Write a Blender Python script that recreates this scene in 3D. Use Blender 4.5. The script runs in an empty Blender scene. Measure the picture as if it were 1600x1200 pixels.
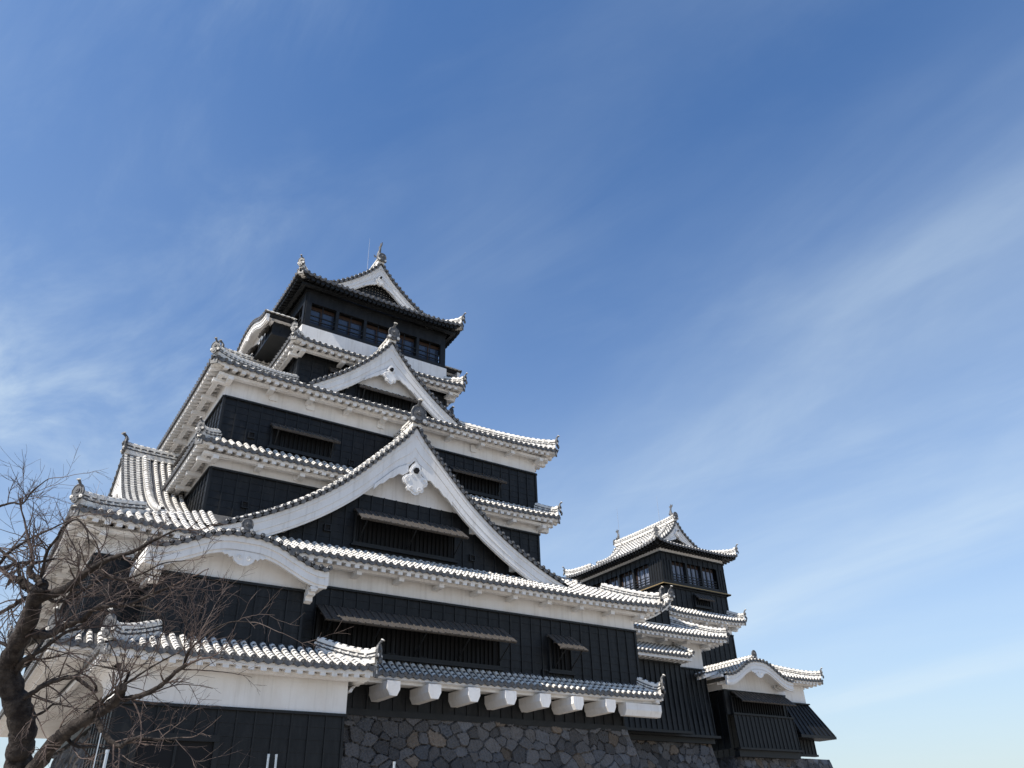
import bpy, math, random
import numpy as np
from mathutils import Matrix, Vector
rng = np.random.default_rng(7); random.seed(7)
sc = bpy.context.scene
COL = sc.collection
rad = math.radians

# ------------------------------------------------------------------ camera
cam = bpy.data.objects.new('camera', bpy.data.cameras.new('camera'))
COL.objects.link(cam)
CAMC = Vector((-15.693, -41.9977, -3.7947))
_f = Vector((0.48718, 0.71017, 0.50825)).normalized(); _r = Vector((0.83286, -0.55289, -0.02579)).normalized(); _u = _r.cross(_f)
cam.matrix_world = Matrix(((_r.x, _u.x, -_f.x, CAMC.x), (_r.y, _u.y, -_f.y, CAMC.y), (_r.z, _u.z, -_f.z, CAMC.z), (0, 0, 0, 1)))
cam.data.sensor_width = 36.0
cam.data.lens = 27.5215
cam.data.clip_start = 0.1
cam.data.clip_end = 6000
sc.camera = cam

# ------------------------------------------------------------------ light
SUN = Vector((-0.66, -0.085, 0.745)).normalized()
sun_d = bpy.data.lights.new('sun', 'SUN'); sun_d.energy = 4.0; sun_d.angle = rad(0.5); sun_d.color = (1.0, 0.93, 0.82)
sun_o = bpy.data.objects.new('sun', sun_d); COL.objects.link(sun_o)
sun_o.rotation_euler = SUN.to_track_quat('Z', 'Y').to_euler(); sun_o.location = (-60, -60, 80)
w = bpy.data.worlds.new('World'); sc.world = w; w.use_nodes = True
nt = w.node_tree; N = nt.nodes; Lk = nt.links; N.clear()
def nd(t, **k):
    n = N.new(t)
    for a, b in k.items(): setattr(n, a, b)
    return n
sky = nd('ShaderNodeTexSky', sky_type='NISHITA', sun_disc=False)
sky.sun_elevation = math.asin(SUN.z); sky.sun_rotation = math.atan2(SUN.x, SUN.y)
sky.air_density = 1.0; sky.dust_density = 0.6; sky.ozone_density = 2.6; sky.altitude = 50
SKY_STRENGTH = 0.125
# thin cirrus: streaks on a flat layer high above, running along one heading
tc = nd('ShaderNodeTexCoord'); sep = nd('ShaderNodeSeparateXYZ'); Lk.new(tc.outputs['Generated'], sep.inputs[0])
def mth(op, a, b=None, c=None, clamp=False):
    n = nd('ShaderNodeMath', operation=op); n.use_clamp = clamp
    for i, x in enumerate((a, b, c)):
        if x is None: continue
        if isinstance(x, (int, float)): n.inputs[i].default_value = x
        else: Lk.new(x, n.inputs[i])
    return n.outputs[0]
zc = mth('MAXIMUM', mth('ADD', sep.outputs[2], 0.06), 0.03)
px = mth('DIVIDE', sep.outputs[0], zc); py = mth('DIVIDE', sep.outputs[1], zc)
H = rad(8)
ua = mth('SUBTRACT', mth('MULTIPLY', px, math.cos(H)), mth('MULTIPLY', py, math.sin(H)))   # across the streaks
ub = mth('ADD', mth('MULTIPLY', px, math.sin(H)), mth('MULTIPLY', py, math.cos(H)))        # along them
H2 = rad(-20)
ua2 = mth('SUBTRACT', mth('MULTIPLY', px, math.cos(H2)), mth('MULTIPLY', py, math.sin(H2))); ub2 = mth('ADD', mth('MULTIPLY', px, math.sin(H2)), mth('MULTIPLY', py, math.cos(H2)))
def cl(sa, sb, scale, detail, rough, off, dist=0.0, u_=None, v_=None):
    cb = nd('ShaderNodeCombineXYZ'); Lk.new(mth('MULTIPLY', u_ or ua, sa), cb.inputs[0]); Lk.new(mth('MULTIPLY', v_ or ub, sb), cb.inputs[1]); cb.inputs[2].default_value = off
    nz = nd('ShaderNodeTexNoise'); nz.inputs['Scale'].default_value = scale; nz.inputs['Detail'].default_value = detail
    nz.inputs['Roughness'].default_value = rough; nz.inputs['Distortion'].default_value = dist
    Lk.new(cb.outputs[0], nz.inputs['Vector']); return nz.outputs['Fac']
def ramp(x, a, b):
    n = nd('ShaderNodeMapRange', interpolation_type='SMOOTHSTEP'); Lk.new(x, n.inputs[0])
    n.inputs[1].default_value = a; n.inputs[2].default_value = b; return n.outputs[0]
warp = mth('MULTIPLY', mth('SUBTRACT', cl(.9, .55, 1.6, 4, .55, 3.1, .3), .5), .42)
uw = mth('ADD', ua, warp)
def bump(c, wd, amp):
    q = mth('DIVIDE', mth('SUBTRACT', uw, c), wd); return mth('MULTIPLY', mth('EXPONENT', mth('MULTIPLY', mth('MULTIPLY', q, q), -1.0)), amp)
bands = bump(.45, .14, .10)
for c_, w_, a_ in ((1.20, .24, .46), (1.70, .30, .46), (2.30, .28, .54), (3.05, .3, .15), (3.85, .22, .70)): bands = mth('ADD', bands, bump(c_, w_, a_))
strk = ramp(cl(2.4, 0.34, 1.3, 6, .56, 7.7, .5), 0.26, 0.82)
soft = ramp(cl(1.1, 0.40, 1.5, 7, .60, 2.9, .7), 0.30, 0.80)
wisp = ramp(cl(1.5, 0.62, 2.3, 8, .62, 1.3, .6, ua2, ub2), 0.36, 0.80)
patch = ramp(cl(.9, .7, 1.5, 4, .5, 5.5, .4, ua2, ub2), .34, .64)
lft = mth('MULTIPLY', bump(-.32, .42, .70), ramp(ub, -.2, 1.3))
cirrus = mth('MULTIPLY', bands, mth('ADD', mth('ADD', .22, mth('MULTIPLY', strk, .26)), mth('MULTIPLY', soft, .52)))
cirrus = mth('ADD', cirrus, mth('MULTIPLY', lft, mth('ADD', .10, mth('MULTIPLY', wisp, mth('ADD', .22, mth('MULTIPLY', patch, .60))))))
cirrus = mth('ADD', cirrus, mth('MULTIPLY', mth('MULTIPLY', wisp, patch), .11))
hz = mth('POWER', mth('SUBTRACT', 1.0, mth('MAXIMUM', sep.outputs[2], 0.0)), 3.3)          # milky air low down
tint = nd('ShaderNodeMix', data_type='RGBA', blend_type='MULTIPLY'); tint.inputs[0].default_value = 1.0
Lk.new(sky.outputs[0], tint.inputs[6]); tint.inputs[7].default_value = (0.47, 0.69, 0.89, 1)
mh = nd('ShaderNodeMix', data_type='RGBA'); Lk.new(mth('MULTIPLY', hz, 1.0, clamp=True), mh.inputs[0]); Lk.new(tint.outputs[2], mh.inputs[6]); mh.inputs[7].default_value = (3.4, 3.72, 3.62, 1)
mix = nd('ShaderNodeMix', data_type='RGBA'); Lk.new(mth('MULTIPLY', cirrus, 1.0, clamp=True), mix.inputs[0])
Lk.new(mh.outputs[2], mix.inputs[6]); mix.inputs[7].default_value = (3.5, 4.15, 4.6, 1)
bg = nd('ShaderNodeBackground'); bg.inputs[1].default_value = SKY_STRENGTH
Lk.new(mix.outputs[2], bg.inputs[0])
wo = nd('ShaderNodeOutputWorld'); Lk.new(bg.outputs[0], wo.inputs[0])
sc.view_settings.view_transform = 'Standard'; sc.view_settings.look = 'None'
sc.view_settings.gamma = 1.0; sc.view_settings.exposure = 0.74

# ------------------------------------------------------------------ materials
MATS = {}
def mat(name, col, rough=.7, col2=None, nscale=2.0, stretch=(1, 1, 1), bump=0.0, bscale=20.0, metal=0.0, spec=0.4, lo=.35, hi=.7, attr=None):
    m = bpy.data.materials.new(name); m.use_nodes = True; t = m.node_tree; b = t.nodes['Principled BSDF']
    b.inputs['Roughness'].default_value = rough; b.inputs['Metallic'].default_value = metal; b.inputs['Specular IOR Level'].default_value = spec
    co = t.nodes.new('ShaderNodeTexCoord')
    src = None
    if attr:
        at = t.nodes.new('ShaderNodeAttribute'); at.attribute_name = attr; src = at.outputs['Color']
    if col2 is not None:
        mp = t.nodes.new('ShaderNodeMapping'); mp.inputs['Scale'].default_value = stretch; t.links.new(co.outputs['Object'], mp.inputs[0])
        nz = t.nodes.new('ShaderNodeTexNoise'); nz.inputs['Scale'].default_value = nscale; nz.inputs['Detail'].default_value = 6; nz.inputs['Roughness'].default_value = .6
        t.links.new(mp.outputs[0], nz.inputs['Vector'])
        rp = t.nodes.new('ShaderNodeMapRange'); rp.inputs[1].default_value = lo; rp.inputs[2].default_value = hi; t.links.new(nz.outputs['Fac'], rp.inputs[0])
        mx = t.nodes.new('ShaderNodeMix'); mx.data_type = 'RGBA'; t.links.new(rp.outputs[0], mx.inputs[0])
        mx.inputs[6].default_value = (*col, 1); mx.inputs[7].default_value = (*col2, 1)
        if attr:
            mu = t.nodes.new('ShaderNodeMix'); mu.data_type = 'RGBA'; mu.blend_type = 'MULTIPLY'; mu.inputs[0].default_value = 1
            t.links.new(src, mu.inputs[6]); t.links.new(mx.outputs[2], mu.inputs[7]); t.links.new(mu.outputs[2], b.inputs['Base Color'])
        else: t.links.new(mx.outputs[2], b.inputs['Base Color'])
    else: b.inputs['Base Color'].default_value = (*col, 1)
    if bump:
        n2 = t.nodes.new('ShaderNodeTexNoise'); n2.inputs['Scale'].default_value = bscale; n2.inputs['Detail'].default_value = 5
        t.links.new(co.outputs['Object'], n2.inputs['Vector'])
        bp_ = t.nodes.new('ShaderNodeBump'); bp_.inputs['Strength'].default_value = bump; bp_.inputs['Distance'].default_value = .02
        t.links.new(n2.outputs['Fac'], bp_.inputs['Height']); t.links.new(bp_.outputs[0], b.inputs['Normal'])
    if name == 'white_plaster':
        mp2 = t.nodes.new('ShaderNodeMapping'); mp2.inputs['Scale'].default_value = (3.2, 3.2, .16); t.links.new(co.outputs['Object'], mp2.inputs[0])
        n3 = t.nodes.new('ShaderNodeTexNoise'); n3.inputs['Scale'].default_value = 2.2; n3.inputs['Detail'].default_value = 5; t.links.new(mp2.outputs[0], n3.inputs['Vector'])
        r3 = t.nodes.new('ShaderNodeMapRange'); r3.inputs[1].default_value = .52; r3.inputs[2].default_value = .80; r3.inputs[4].default_value = .42; t.links.new(n3.outputs['Fac'], r3.inputs[0])
        x3 = t.nodes.new('ShaderNodeMix'); x3.data_type = 'RGBA'; t.links.new(r3.outputs[0], x3.inputs[0]); t.links.new(mx.outputs[2], x3.inputs[6]); x3.inputs[7].default_value = (.44, .42, .39, 1); t.links.new(x3.outputs[2], b.inputs['Base Color'])
    MATS[name] = m; return m
PL = mat('white_plaster', (.79, .775, .76), .75, (.68, .645, .605), 1.1, (1, 1, .45), .25, 14, lo=.42, hi=.80)
TI = mat('grey_roof_tile', (.050, .053, .060), .5, (.115, .112, .11), 5, bump=.3, bscale=30)
TP = mat('tile_plaster', (.74, .715, .67), .8, (.44, .40, .355), 3.6, bump=.3, bscale=25, lo=.45, hi=.75)
TE = mat('tile_end', (.065, .067, .073), .5, (.16, .155, .15), 9, bump=.4, bscale=40)
BD = mat('black_board', (.0050, .0055, .0064), .5, (.0165, .017, .0178), 2.4, (2.2, 2.2, .5), .3, 26, spec=.3, lo=.40, hi=.78)
BT = mat('black_timber', (.0080, .0088, .0100), .5, (.013, .0138, .0148), 3, spec=.3)
HW = mat('weathered_hood_board', (.042, .039, .038), .7, (.095, .082, .070), 3, (5, 5, 1), .3, 40, spec=.3)
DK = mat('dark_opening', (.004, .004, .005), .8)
BB = mat('shaded_bars', (.0035, .0038, .0045), .6, (.006, .0065, .007), 4, spec=.2)  # black timber darkened further: deep shade under the hoods put into the colour
GP = mat('sky_toned_glass', (.17, .19, .25), .12, spec=.7)  # pale sky reflection put into the base colour of the panes
GL = mat('window_glass', (.035, .045, .07), .08, spec=.8)
WD = mat('brown_timber', (.045, .022, .012), .6, (.025, .013, .008), 6)
GO = mat('gilt_strip', (.35, .24, .10), .45, (.22, .16, .08), 8, metal=.3)
SV = mat('metal_rod', (.55, .56, .58), .35, metal=.8)
ST = mat('stone', (1, 1, 1), .85, (.72, .70, .66), 7, bump=.8, bscale=22, attr='Col', spec=.25)
BK = mat('bark', (.018, .014, .013), .9, (.058, .048, .042), 11, bump=1.0, bscale=38, lo=.38, hi=.66, spec=.2)
TW = mat('twig_bark', (.055, .038, .034), .7, (.11, .080, .068), 12, spec=.3)
GR = mat('gravel', (.345, .31, .265), .9, (.28, .25, .21), .6, bump=.4, bscale=30)

# ------------------------------------------------------------------ mesh helpers
class MB:
    def __init__(s): s.v = []; s.fs = []; s.n = 0
    def grid(s, P, mat, m=None):
        """P: (r,c,3) grid of points -> quads"""
        P = np.asarray(P, float); r, c = P.shape[:2]
        idx = np.arange(r*c).reshape(r, c) + s.n
        q = np.stack([idx[:-1, :-1], idx[:-1, 1:], idx[1:, 1:], idx[1:, :-1]], -1).reshape(-1, 4)
        s.v.append(P.reshape(-1, 3)); s.n += r*c
        s.fs.append((q, np.full(len(q), mat) if m is None else np.asarray(m)))
    def poly(s, pts, mat):
        pts = np.asarray(pts, float); k = len(pts)
        s.fs.append((np.arange(k)[None] + s.n, np.array([mat]))); s.v.append(pts); s.n += k
    def raw(s, V, F, mat):
        V = np.asarray(V, float)
        by = {}
        for f in F: by.setdefault(len(f), []).append(f)
        for k, fl in by.items(): s.fs.append((np.array(fl) + s.n, np.full(len(fl), mat)))
        s.v.append(V); s.n += len(V)
    def hexa(s, P, mat):
        """8 points: bottom 4 then top 4"""
        s.raw(P, [(0, 1, 2, 3), (4, 7, 6, 5), (0, 4, 5, 1), (1, 5, 6, 2), (2, 6, 7, 3), (3, 7, 4, 0)], mat)
    def prism(s, A, B, mat):
        """two matching outlines joined"""
        k = len(A); s.raw(np.vstack([A, B]), [tuple(range(k)), tuple(range(2*k-1, k-1, -1))] + [(i, (i+1) % k, k+(i+1) % k, k+i) for i in range(k)], mat)
    def build(s, name, mats, parent=None, smooth=False, col=None):
        me = bpy.data.meshes.new(name)
        V = np.vstack(s.v) if s.v else np.zeros((0, 3))
        me.vertices.add(len(V)); me.vertices.foreach_set('co', V.ravel())
        lt, ls, mi = [], [], []
        for q, m in s.fs:
            lt.append(q.ravel()); ls.append(np.full(len(q), q.shape[1])); mi.append(m)
        lt = np.concatenate(lt); ls = np.concatenate(ls); mi = np.concatenate(mi)
        me.loops.add(len(lt)); me.loops.foreach_set('vertex_index', lt.astype(np.int32))
        me.polygons.add(len(ls)); st = np.concatenate([[0], np.cumsum(ls)[:-1]])
        me.polygons.foreach_set('loop_start', st.astype(np.int32))
        me.polygons.foreach_set('material_index', mi.astype(np.int32))
        me.polygons.foreach_set('use_smooth', np.full(len(ls), bool(smooth)))
        if col is not None:
            a = me.color_attributes.new('Col', 'FLOAT_COLOR', 'POINT'); a.data.foreach_set('color', np.asarray(col, np.float32).ravel())
        me.update(calc_edges=True); me.validate()
        if not isinstance(mats, (list, tuple)): mats = [mats]
        for m in mats: me.materials.append(m)
        o = bpy.data.objects.new(name, me); COL.objects.link(o)
        if parent is not None: attach(o, parent)
        return o
ROOTS = {}
def attach(o, parent):
    o.parent = parent
    if parent.type == 'EMPTY': o.matrix_parent_inverse = Matrix.Translation(-Vector(ROOTS[parent.name]))
def thing(name, label, cat, loc, group=None):
    o = bpy.data.objects.new(name, None); COL.objects.link(o); o.location = loc; o.empty_display_size = .5
    ROOTS[o.name] = loc; tag(o, label, cat, group); return o
def tag(o, label, cat, group=None):
    o['label'] = label; o['category'] = cat
    if group: o['group'] = group
    return o

def side(k, cx=0., cy=0.):
    """local (a along, d outward, z) -> world, for the four faces of a building: 0 front, 1 right, 2 back, 3 left"""
    def T(a, d, z):
        a, d, z = np.broadcast_arrays(np.asarray(a, float), np.asarray(d, float), np.asarray(z, float))
        if k == 0: x, y = a, -d
        elif k == 1: x, y = d, a
        elif k == 2: x, y = -a, d
        else: x, y = -d, -a
        return np.stack([x+cx, y+cy, z], -1)
    return T
def box(mb, T, a0, a1, d0, d1, z0, z1, m):
    mb.hexa(T([a0, a1, a1, a0]*2, [d0, d0, d1, d1]*2, [z0]*4 + [z1]*4), m)

TMATS = [TI, TP, TE]
def column(mb, pts, sidev, r=.090, P=.31, seg=6, end=True):
    """a run of half-round tiles with raised plaster joints, from the eave upwards"""
    pts = np.asarray(pts, float); dl = np.linalg.norm(np.diff(pts, axis=0), axis=1); cum = np.concatenate([[0], np.cumsum(dl)])
    L = cum[-1]
    if L < .12: return
    n = max(1, int(round(L/P))); P = L/n
    s = (np.arange(n)[:, None]*P + np.array([0, .55, .55, 1.0])*P).ravel(); rr = np.tile([r*1.13, r*1.11, r, r], n)
    pos = np.stack([np.interp(s, cum, pts[:, i]) for i in range(3)], -1)
    e = np.clip(s + .02, 0, L); b = np.clip(s - .02, 0, L)
    tan = np.stack([np.interp(e, cum, pts[:, i]) - np.interp(b, cum, pts[:, i]) for i in range(3)], -1)
    tan /= np.linalg.norm(tan, axis=1)[:, None] + 1e-9
    sv = np.asarray(sidev, float); sv = sv if sv.ndim == 2 else np.tile(sv, (len(s), 1))
    nn = np.cross(sv, tan); nn *= np.where(nn[:, 2:3] < 0, -1, 1); nn /= np.linalg.norm(nn, axis=1)[:, None] + 1e-9
    th = np.linspace(0, math.pi, seg+1)
    rr = rr*(1 + rng.normal(0, .035, len(rr)))
    G = pos[:, None] + rr[:, None, None]*(np.cos(th)[None, :, None]*sv[:, None] + (np.sin(th)[None, :, None]*1.08)*nn[:, None])
    mm = np.ones((len(s)-1, seg), int); mm[2::4, 1:-1] = 0
    mb.grid(G, 0, mm.ravel())
    if end: disc(mb, pos[0] + nn[0]*.015, -tan[0], sv[0], nn[0], r*1.10, .05)
def disc(mb, c, ax, u, v, r, th, m=2, k=10, boss=True):
    an = np.linspace(0, 2*math.pi, k, endpoint=False)
    ring = r*(np.cos(an)[:, None]*u + np.sin(an)[:, None]*v)
    mb.prism(c + ring - ax*th*.5, c + ring + ax*th, m)
    if boss:
        mb.raw(np.vstack([c + ring*.55 + ax*th*1.0, c + ring*.35 + ax*th*1.5]), [(i, (i+1) % k, k+(i+1) % k, k+i) for i in range(k)] + [tuple(range(k, 2*k))], m)
PITCH = .345
def scallop(mb, c, u, dn, ax, h):
    """the drooping front of the pan tile between two round ends"""
    u = np.asarray(u); pts = [(-h, .05), (-h, -.02), (-h*.55, -.09), (0, -.135), (h*.55, -.09), (h, -.02), (h, .05)]
    A = np.array([c + u*x - dn*y for x, y in pts]); mb.prism(A, A - ax*.05, 2)

def sweep(mb, pts, upv, hw, z0, z1, m, lat=None, caps=True):
    """box section swept along a polyline, upright"""
    pts = np.asarray(pts, float); t = np.gradient(pts, axis=0); t[:, 2] = 0; t /= np.linalg.norm(t, axis=1)[:, None] + 1e-9
    l = np.stack([-t[:, 1], t[:, 0], 0*t[:, 0]], -1) if lat is None else np.tile(lat, (len(pts), 1))
    up = np.asarray(upv, float)
    G = np.stack([pts - l*hw + up*z0, pts + l*hw + up*z0, pts + l*hw + up*z1, pts - l*hw + up*z1, pts - l*hw + up*z0], 1)
    mb.grid(G, m)
    if caps: mb.poly(G[0, :4], m); mb.poly(G[-1, :4], m)
UP = np.array([0, 0, 1.])
def ridge(mb, pts, hw=.15, h=.34, lat=None, r=.105):
    """plastered ridge: white courses with a dark tile course between, round tiles on top"""
    sweep(mb, pts, UP, hw*1.15, -.12, h*.22, 1, lat); sweep(mb, pts, UP, hw*.82, h*.22+.002, h*.40, 0, lat)
    sweep(mb, pts, UP, hw, h*.40+.002, h*.58, 1, lat); sweep(mb, pts, UP, hw*.75, h*.58+.002, h*.78, 0, lat); sweep(mb, pts, UP, hw*.95, h*.78+.002, h, 1, lat)
    pts = np.asarray(pts, float); t = pts[-1]-pts[0]; t[2] = 0; t /= np.linalg.norm(t); l = np.array([-t[1], t[0], 0]) if lat is None else lat
    column(mb, pts + UP*h, l, r, .31)
    # end caps of the tiles laid across the ridge
    dl = np.linalg.norm(np.diff(pts, axis=0), axis=1); cum = np.concatenate([[0], np.cumsum(dl)])
    for q in np.arange(.2, cum[-1], .34):
        p = np.array([np.interp(q, cum, pts[:, i]) for i in range(3)])
        for sg in (-1, 1):
            disc(mb, p + l*sg*hw*1.0 + UP*h*.31, l*sg, t, UP, .052, .05, 2, 8, False)
            disc(mb, p + t*.17 + l*sg*hw*.9 + UP*h*.68, l*sg, t, UP, .050, .05, 1, 8, False)

def ornament(name, parent, c, out, s=1.0, horn=True):
    """ridge-end tile: arched plate with rim, scrolls and boss, and the round horn tile above it"""
    out = np.asarray(out, float); out = out/np.linalg.norm(out); u = np.array([-out[1], out[0], 0]); c = np.asarray(c, float)
    mb = MB()
    o = [(-.46, -.30), (-.50, -.05), (-.36, .02), (-.40, .30), (-.30, .56), (-.12, .70), (.12, .70), (.30, .56), (.40, .30), (.36, .02), (.50, -.05), (.46, -.30), (.20, -.22), (0, -.30), (-.20, -.22)]
    A = np.array([c + u*x*s + UP*y*s for x, y in o])
    mb.prism(A - out*.10*s, A + out*.06*s, 2)
    B = np.array([c + u*x*s*.72 + UP*(y*.72+.06)*s for x, y in o]); mb.prism(B + out*.061*s, B + out*.11*s, 2)
    rim = np.array([c + u*x*s*1.04 + UP*(y*1.04)*s for x, y in o[2:10]]); sweep_tube(mb, rim + out*.05*s, .05*s, 2, 5)
    disc(mb, c + UP*.30*s + out*.10*s, out, u, UP, .17*s, .08*s, 2, 12)
    for sg in (-1, 1):
        disc(mb, c + u*sg*.34*s + UP*-.12*s + out*.05*s, out, u, UP, .12*s, .07*s, 1, 8)
    ob = mb.build(name, TMATS, parent)
    if horn:
        mh = MB(); ax = out*.55 + UP*.83; ax /= np.linalg.norm(ax)
        p0 = c + UP*.62*s - out*.1*s; v = np.cross(u, ax); v /= np.linalg.norm(v)
        pp = np.array([p0, p0 + ax*.18*s, p0 + ax*.30*s + out*.03*s, p0 + ax*.44*s + out*.09*s])
        sweep_tube(mh, pp, .085*s, 0, 8, end_r=.10*s)
        disc(mh, pp[-1] + ax*.02*s, (ax + out*.6)/np.linalg.norm(ax + out*.6), u, v, .14*s, .05*s, 1, 12)
        mh.build('horn_tile', TMATS, ob if parent.type == 'EMPTY' else parent)
    return ob
def sweep_tube(mb, pts, r, m, k=6, end_r=None, cap=True):
    pts = np.asarray(pts, float); n = len(pts); t = np.gradient(pts, axis=0); t /= np.linalg.norm(t, axis=1)[:, None] + 1e-12
    rr = np.asarray(r, float) if np.ndim(r) else np.linspace(r, r if end_r is None else end_r, n)
    ref = np.array([.31, .77, .55]); G = []
    a = np.cross(t, ref); a /= np.linalg.norm(a, axis=1)[:, None] + 1e-12; b = np.cross(t, a)
    th = np.linspace(0, 2*math.pi, k+1)
    G = pts[:, None] + rr[:, None, None]*(np.cos(th)[None, :, None]*a[:, None] + np.sin(th)[None, :, None]*b[:, None])
    mb.grid(G, m)
    if cap: mb.poly(G[0, :k], m); mb.poly(G[-1, :k], m)

# ------------------------------------------------------------------ roofs
def ring_z(A, D, iA, iD, ze, zi, lift, bow=.25, lp=5):
    def zf(a, d):
        a = np.abs(np.asarray(a, float)); d = np.asarray(d, float)
        t = np.clip((D - d)/(D - iD), 0, 1); wd = A + (iA - A)*t; sN = np.clip(a/np.maximum(wd, .01), 0, 1.02)
        return ze + (zi - ze)*(t*(1-bow) + bow*t*t) + lift*sN**lp*(1-t)
    return zf
def ring_roof(parent, cx, cy, ox, oy, ix, iy, ze, zi, lift, wx=None, wy=None, sides=(0, 1, 2, 3), skirt=False, dark=False, blocks={}, cols=(0, 1, 2, 3), bow=.25, orn=.62,
              rafter=.40, bracket=1.9, name='roof', hips=(0, 1, 2, 3), part=None, eav=True, fh=.10, hipend=1.0):
    """hipped tier of roof: tiled slopes, eaves with rafters, hip ridges with their end tiles"""
    mb = MB(); ev = MB(); zfs = {}
    for k in sides:
        T = side(k, cx, cy)
        A, D, iA, iD, wA, wD = (ox, oy, ix, iy, wx, wy) if k % 2 == 0 else (oy, ox, iy, ix, wy, wx)
        zf = ring_z(A, D, iA, iD, ze, zi, lift, bow); zfs[k] = zf
        S, TT = np.meshgrid(np.linspace(-1, 1, 41), np.linspace(0, 1, 7), indexing='ij')
        wd = A + (iA - A)*TT; dd = D + (iD - D)*TT; zz = zf(S*wd, dd)
        mb.grid(T(S*wd, dd, zz), 0); mb.grid(T(S*wd, dd - .0, zz - .10), 0)
        gz = blocks.get(k)
        lo, hi = (-1e9, 1e9) if part is None or k not in part else part[k]
        if k in cols:
            n = int((2*A - .2)/PITCH); aa = (np.arange(n+1) - n/2)*PITCH
            for a in aa:
                if not lo <= a <= hi: continue
                dm = iD if abs(a) <= iA else D - (A - abs(a))*(D - iD)/max(A - iA, .01)
                ds = np.linspace(D, dm, 14); z = zf(a, ds) + .02
                if gz is not None:
                    u = np.where(gz(a, ds) > z + .06)[0]
                    if len(u) and u[0] <= 1: continue
                    if len(u): ds = ds[:u[0]+1]; z = z[:u[0]+1]
                column(mb, T(a, ds, z), T(1, 0, 0) - T(0, 0, 0))
            for a in aa[:-1] + PITCH/2:
                if not lo <= a <= hi: continue
                p = T(a, D + .0, zf(a, D)); ax = T(0, 1, 0) - T(0, 0, 0)
                scallop(mb, p - UP*.03, T(1, 0, 0) - T(0, 0, 0), -UP, -ax, PITCH*.5)
        # ---- eave
        if not eav: continue
        al = np.linspace(-A+.04, A-.04, 41)
        ez = zf(al, D)
        def strip(d0, d1, z0, z1, m, al_=al, ez_=ez):
            G = np.stack([T(al_, d0, ez_+z0), T(al_, d1, ez_+z0), T(al_, d1, ez_+z1), T(al_, d0, ez_+z1), T(al_, d0, ez_+z0)], 1); ev.grid(G, m); ev.poly(G[0, :4], m); ev.poly(G[-1, :4], m)
        strip(D-.22, D-.06, -.10-fh, -.06, 0)
        sl = .28
        o = D - wD
        if skirt:
            strip(D-o, D-.20, -.12-fh, -.14, 0); strip(D-.55, D-.34, -.22-fh, -.12-fh-.002, 0)
            continue
        # soffit sheet and rafters
        S, TT = np.meshgrid(np.linspace(-1, 1, 31), np.linspace(0, 1, 4), indexing='ij')
        wd = (A-.08) + (wA - A+.08)*TT; dd = D-.08 + (wD - D+.08)*TT
        ev.grid(T(S*wd, dd, zf(S*(A-.1), D) - .12 - fh*.5 + (D - dd)*sl), 0)
        n = int((2*A-.5)/rafter)
        for a in (np.arange(n+1) - n/2)*rafter:
            if not lo <= a <= hi: continue
            dm = wD if abs(a) <= wA else D - (A - abs(a))*o/max(A - wA, .01)
            if D - dm < .35: continue
            z0 = float(zf(a, D)) - .12 - fh*.5; ha = .10
            d1 = D - .075
            zA = z0 + (D-d1)*sl; zB = z0 + (D-dm)*sl; hh = .19
            ev.hexa(T([a-ha, a+ha, a+ha, a-ha]*2, [d1, d1, dm, dm]*2, [zA-hh, zA-hh, zB-hh, zB-hh, zA+.01, zA+.01, zB+.01, zB+.01]), 0)
        dp = wD + o*.42; zp = ze - .12 - fh*.5 + (D-dp)*sl - .19
        pA = wA + o*.55
        box(ev, T, max(-pA, lo), min(pA, hi), dp-.11, dp+.11, zp-.15, zp-.004, 0)
        if bracket:
            n = max(1, int(round(2*wA/bracket))); 
            for a in np.linspace(-wA, wA, n+1):
                if not lo <= a <= hi: continue
                box(ev, T, a-.12, a+.12, wD-.05, dp+.26, zp-.33, zp-.151, 0)
    ob = mb.build(name, TMATS, parent)
    if eav: ev.build('eave', [BT if dark else PL], ob)
    # ---- hip ridges
    cs = {0: (1, -1), 1: (1, 1), 2: (-1, 1), 3: (-1, -1)}
    for h in hips:
        sx, sy = cs[h]; n = 9; tt = np.linspace(0, hipend, n)
        zf = zfs.get(0, next(iter(zfs.values())))
        z = ze + (zi - ze)*(tt*(1-bow) + bow*tt*tt) + lift*(1-tt) + .08 + .16*np.exp(-tt*9)
        P = np.stack([cx + sx*(ox-.10 + (ix-ox)*tt), cy + sy*(oy-.10 + (iy-oy)*tt), z], -1)
        m2 = MB(); ridge(m2, P, .13, .34)
        dg = np.array([sx, sy, 0])/math.sqrt(2)
        # corner rafter end under the corner
        if not skirt and eav:
            q = P[0] - UP*(.30+fh); la = np.array([-dg[1], dg[0], 0])
            for (b0, b1, mm, g) in ((-.9, -.02, 1, .15), (-.02, .05, 2, .17)):
                A8 = [q + dg*b0 - la*g - UP*g + UP*(-b0*.15), q + dg*b1 - la*g - UP*g, q + dg*b1 + la*g - UP*g, q + dg*b0 + la*g - UP*g + UP*(-b0*.15),
                      q + dg*b0 - la*g + UP*g + UP*(-b0*.15), q + dg*b1 - la*g + UP*g, q + dg*b1 + la*g + UP*g, q + dg*b0 + la*g + UP*g + UP*(-b0*.15)]
                m2.hexa(A8, mm)
        disc(m2, P[0] + dg*.16 - UP*.02, dg, np.array([-dg[1], dg[0], 0]), UP, .12, .05)
        m2.build('hip_ridge', TMATS, ob)
        if orn: ornament('ridge_ornament', ob, P[0] + dg*.10 + UP*.20, dg, orn)
    return ob, zfs

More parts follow.
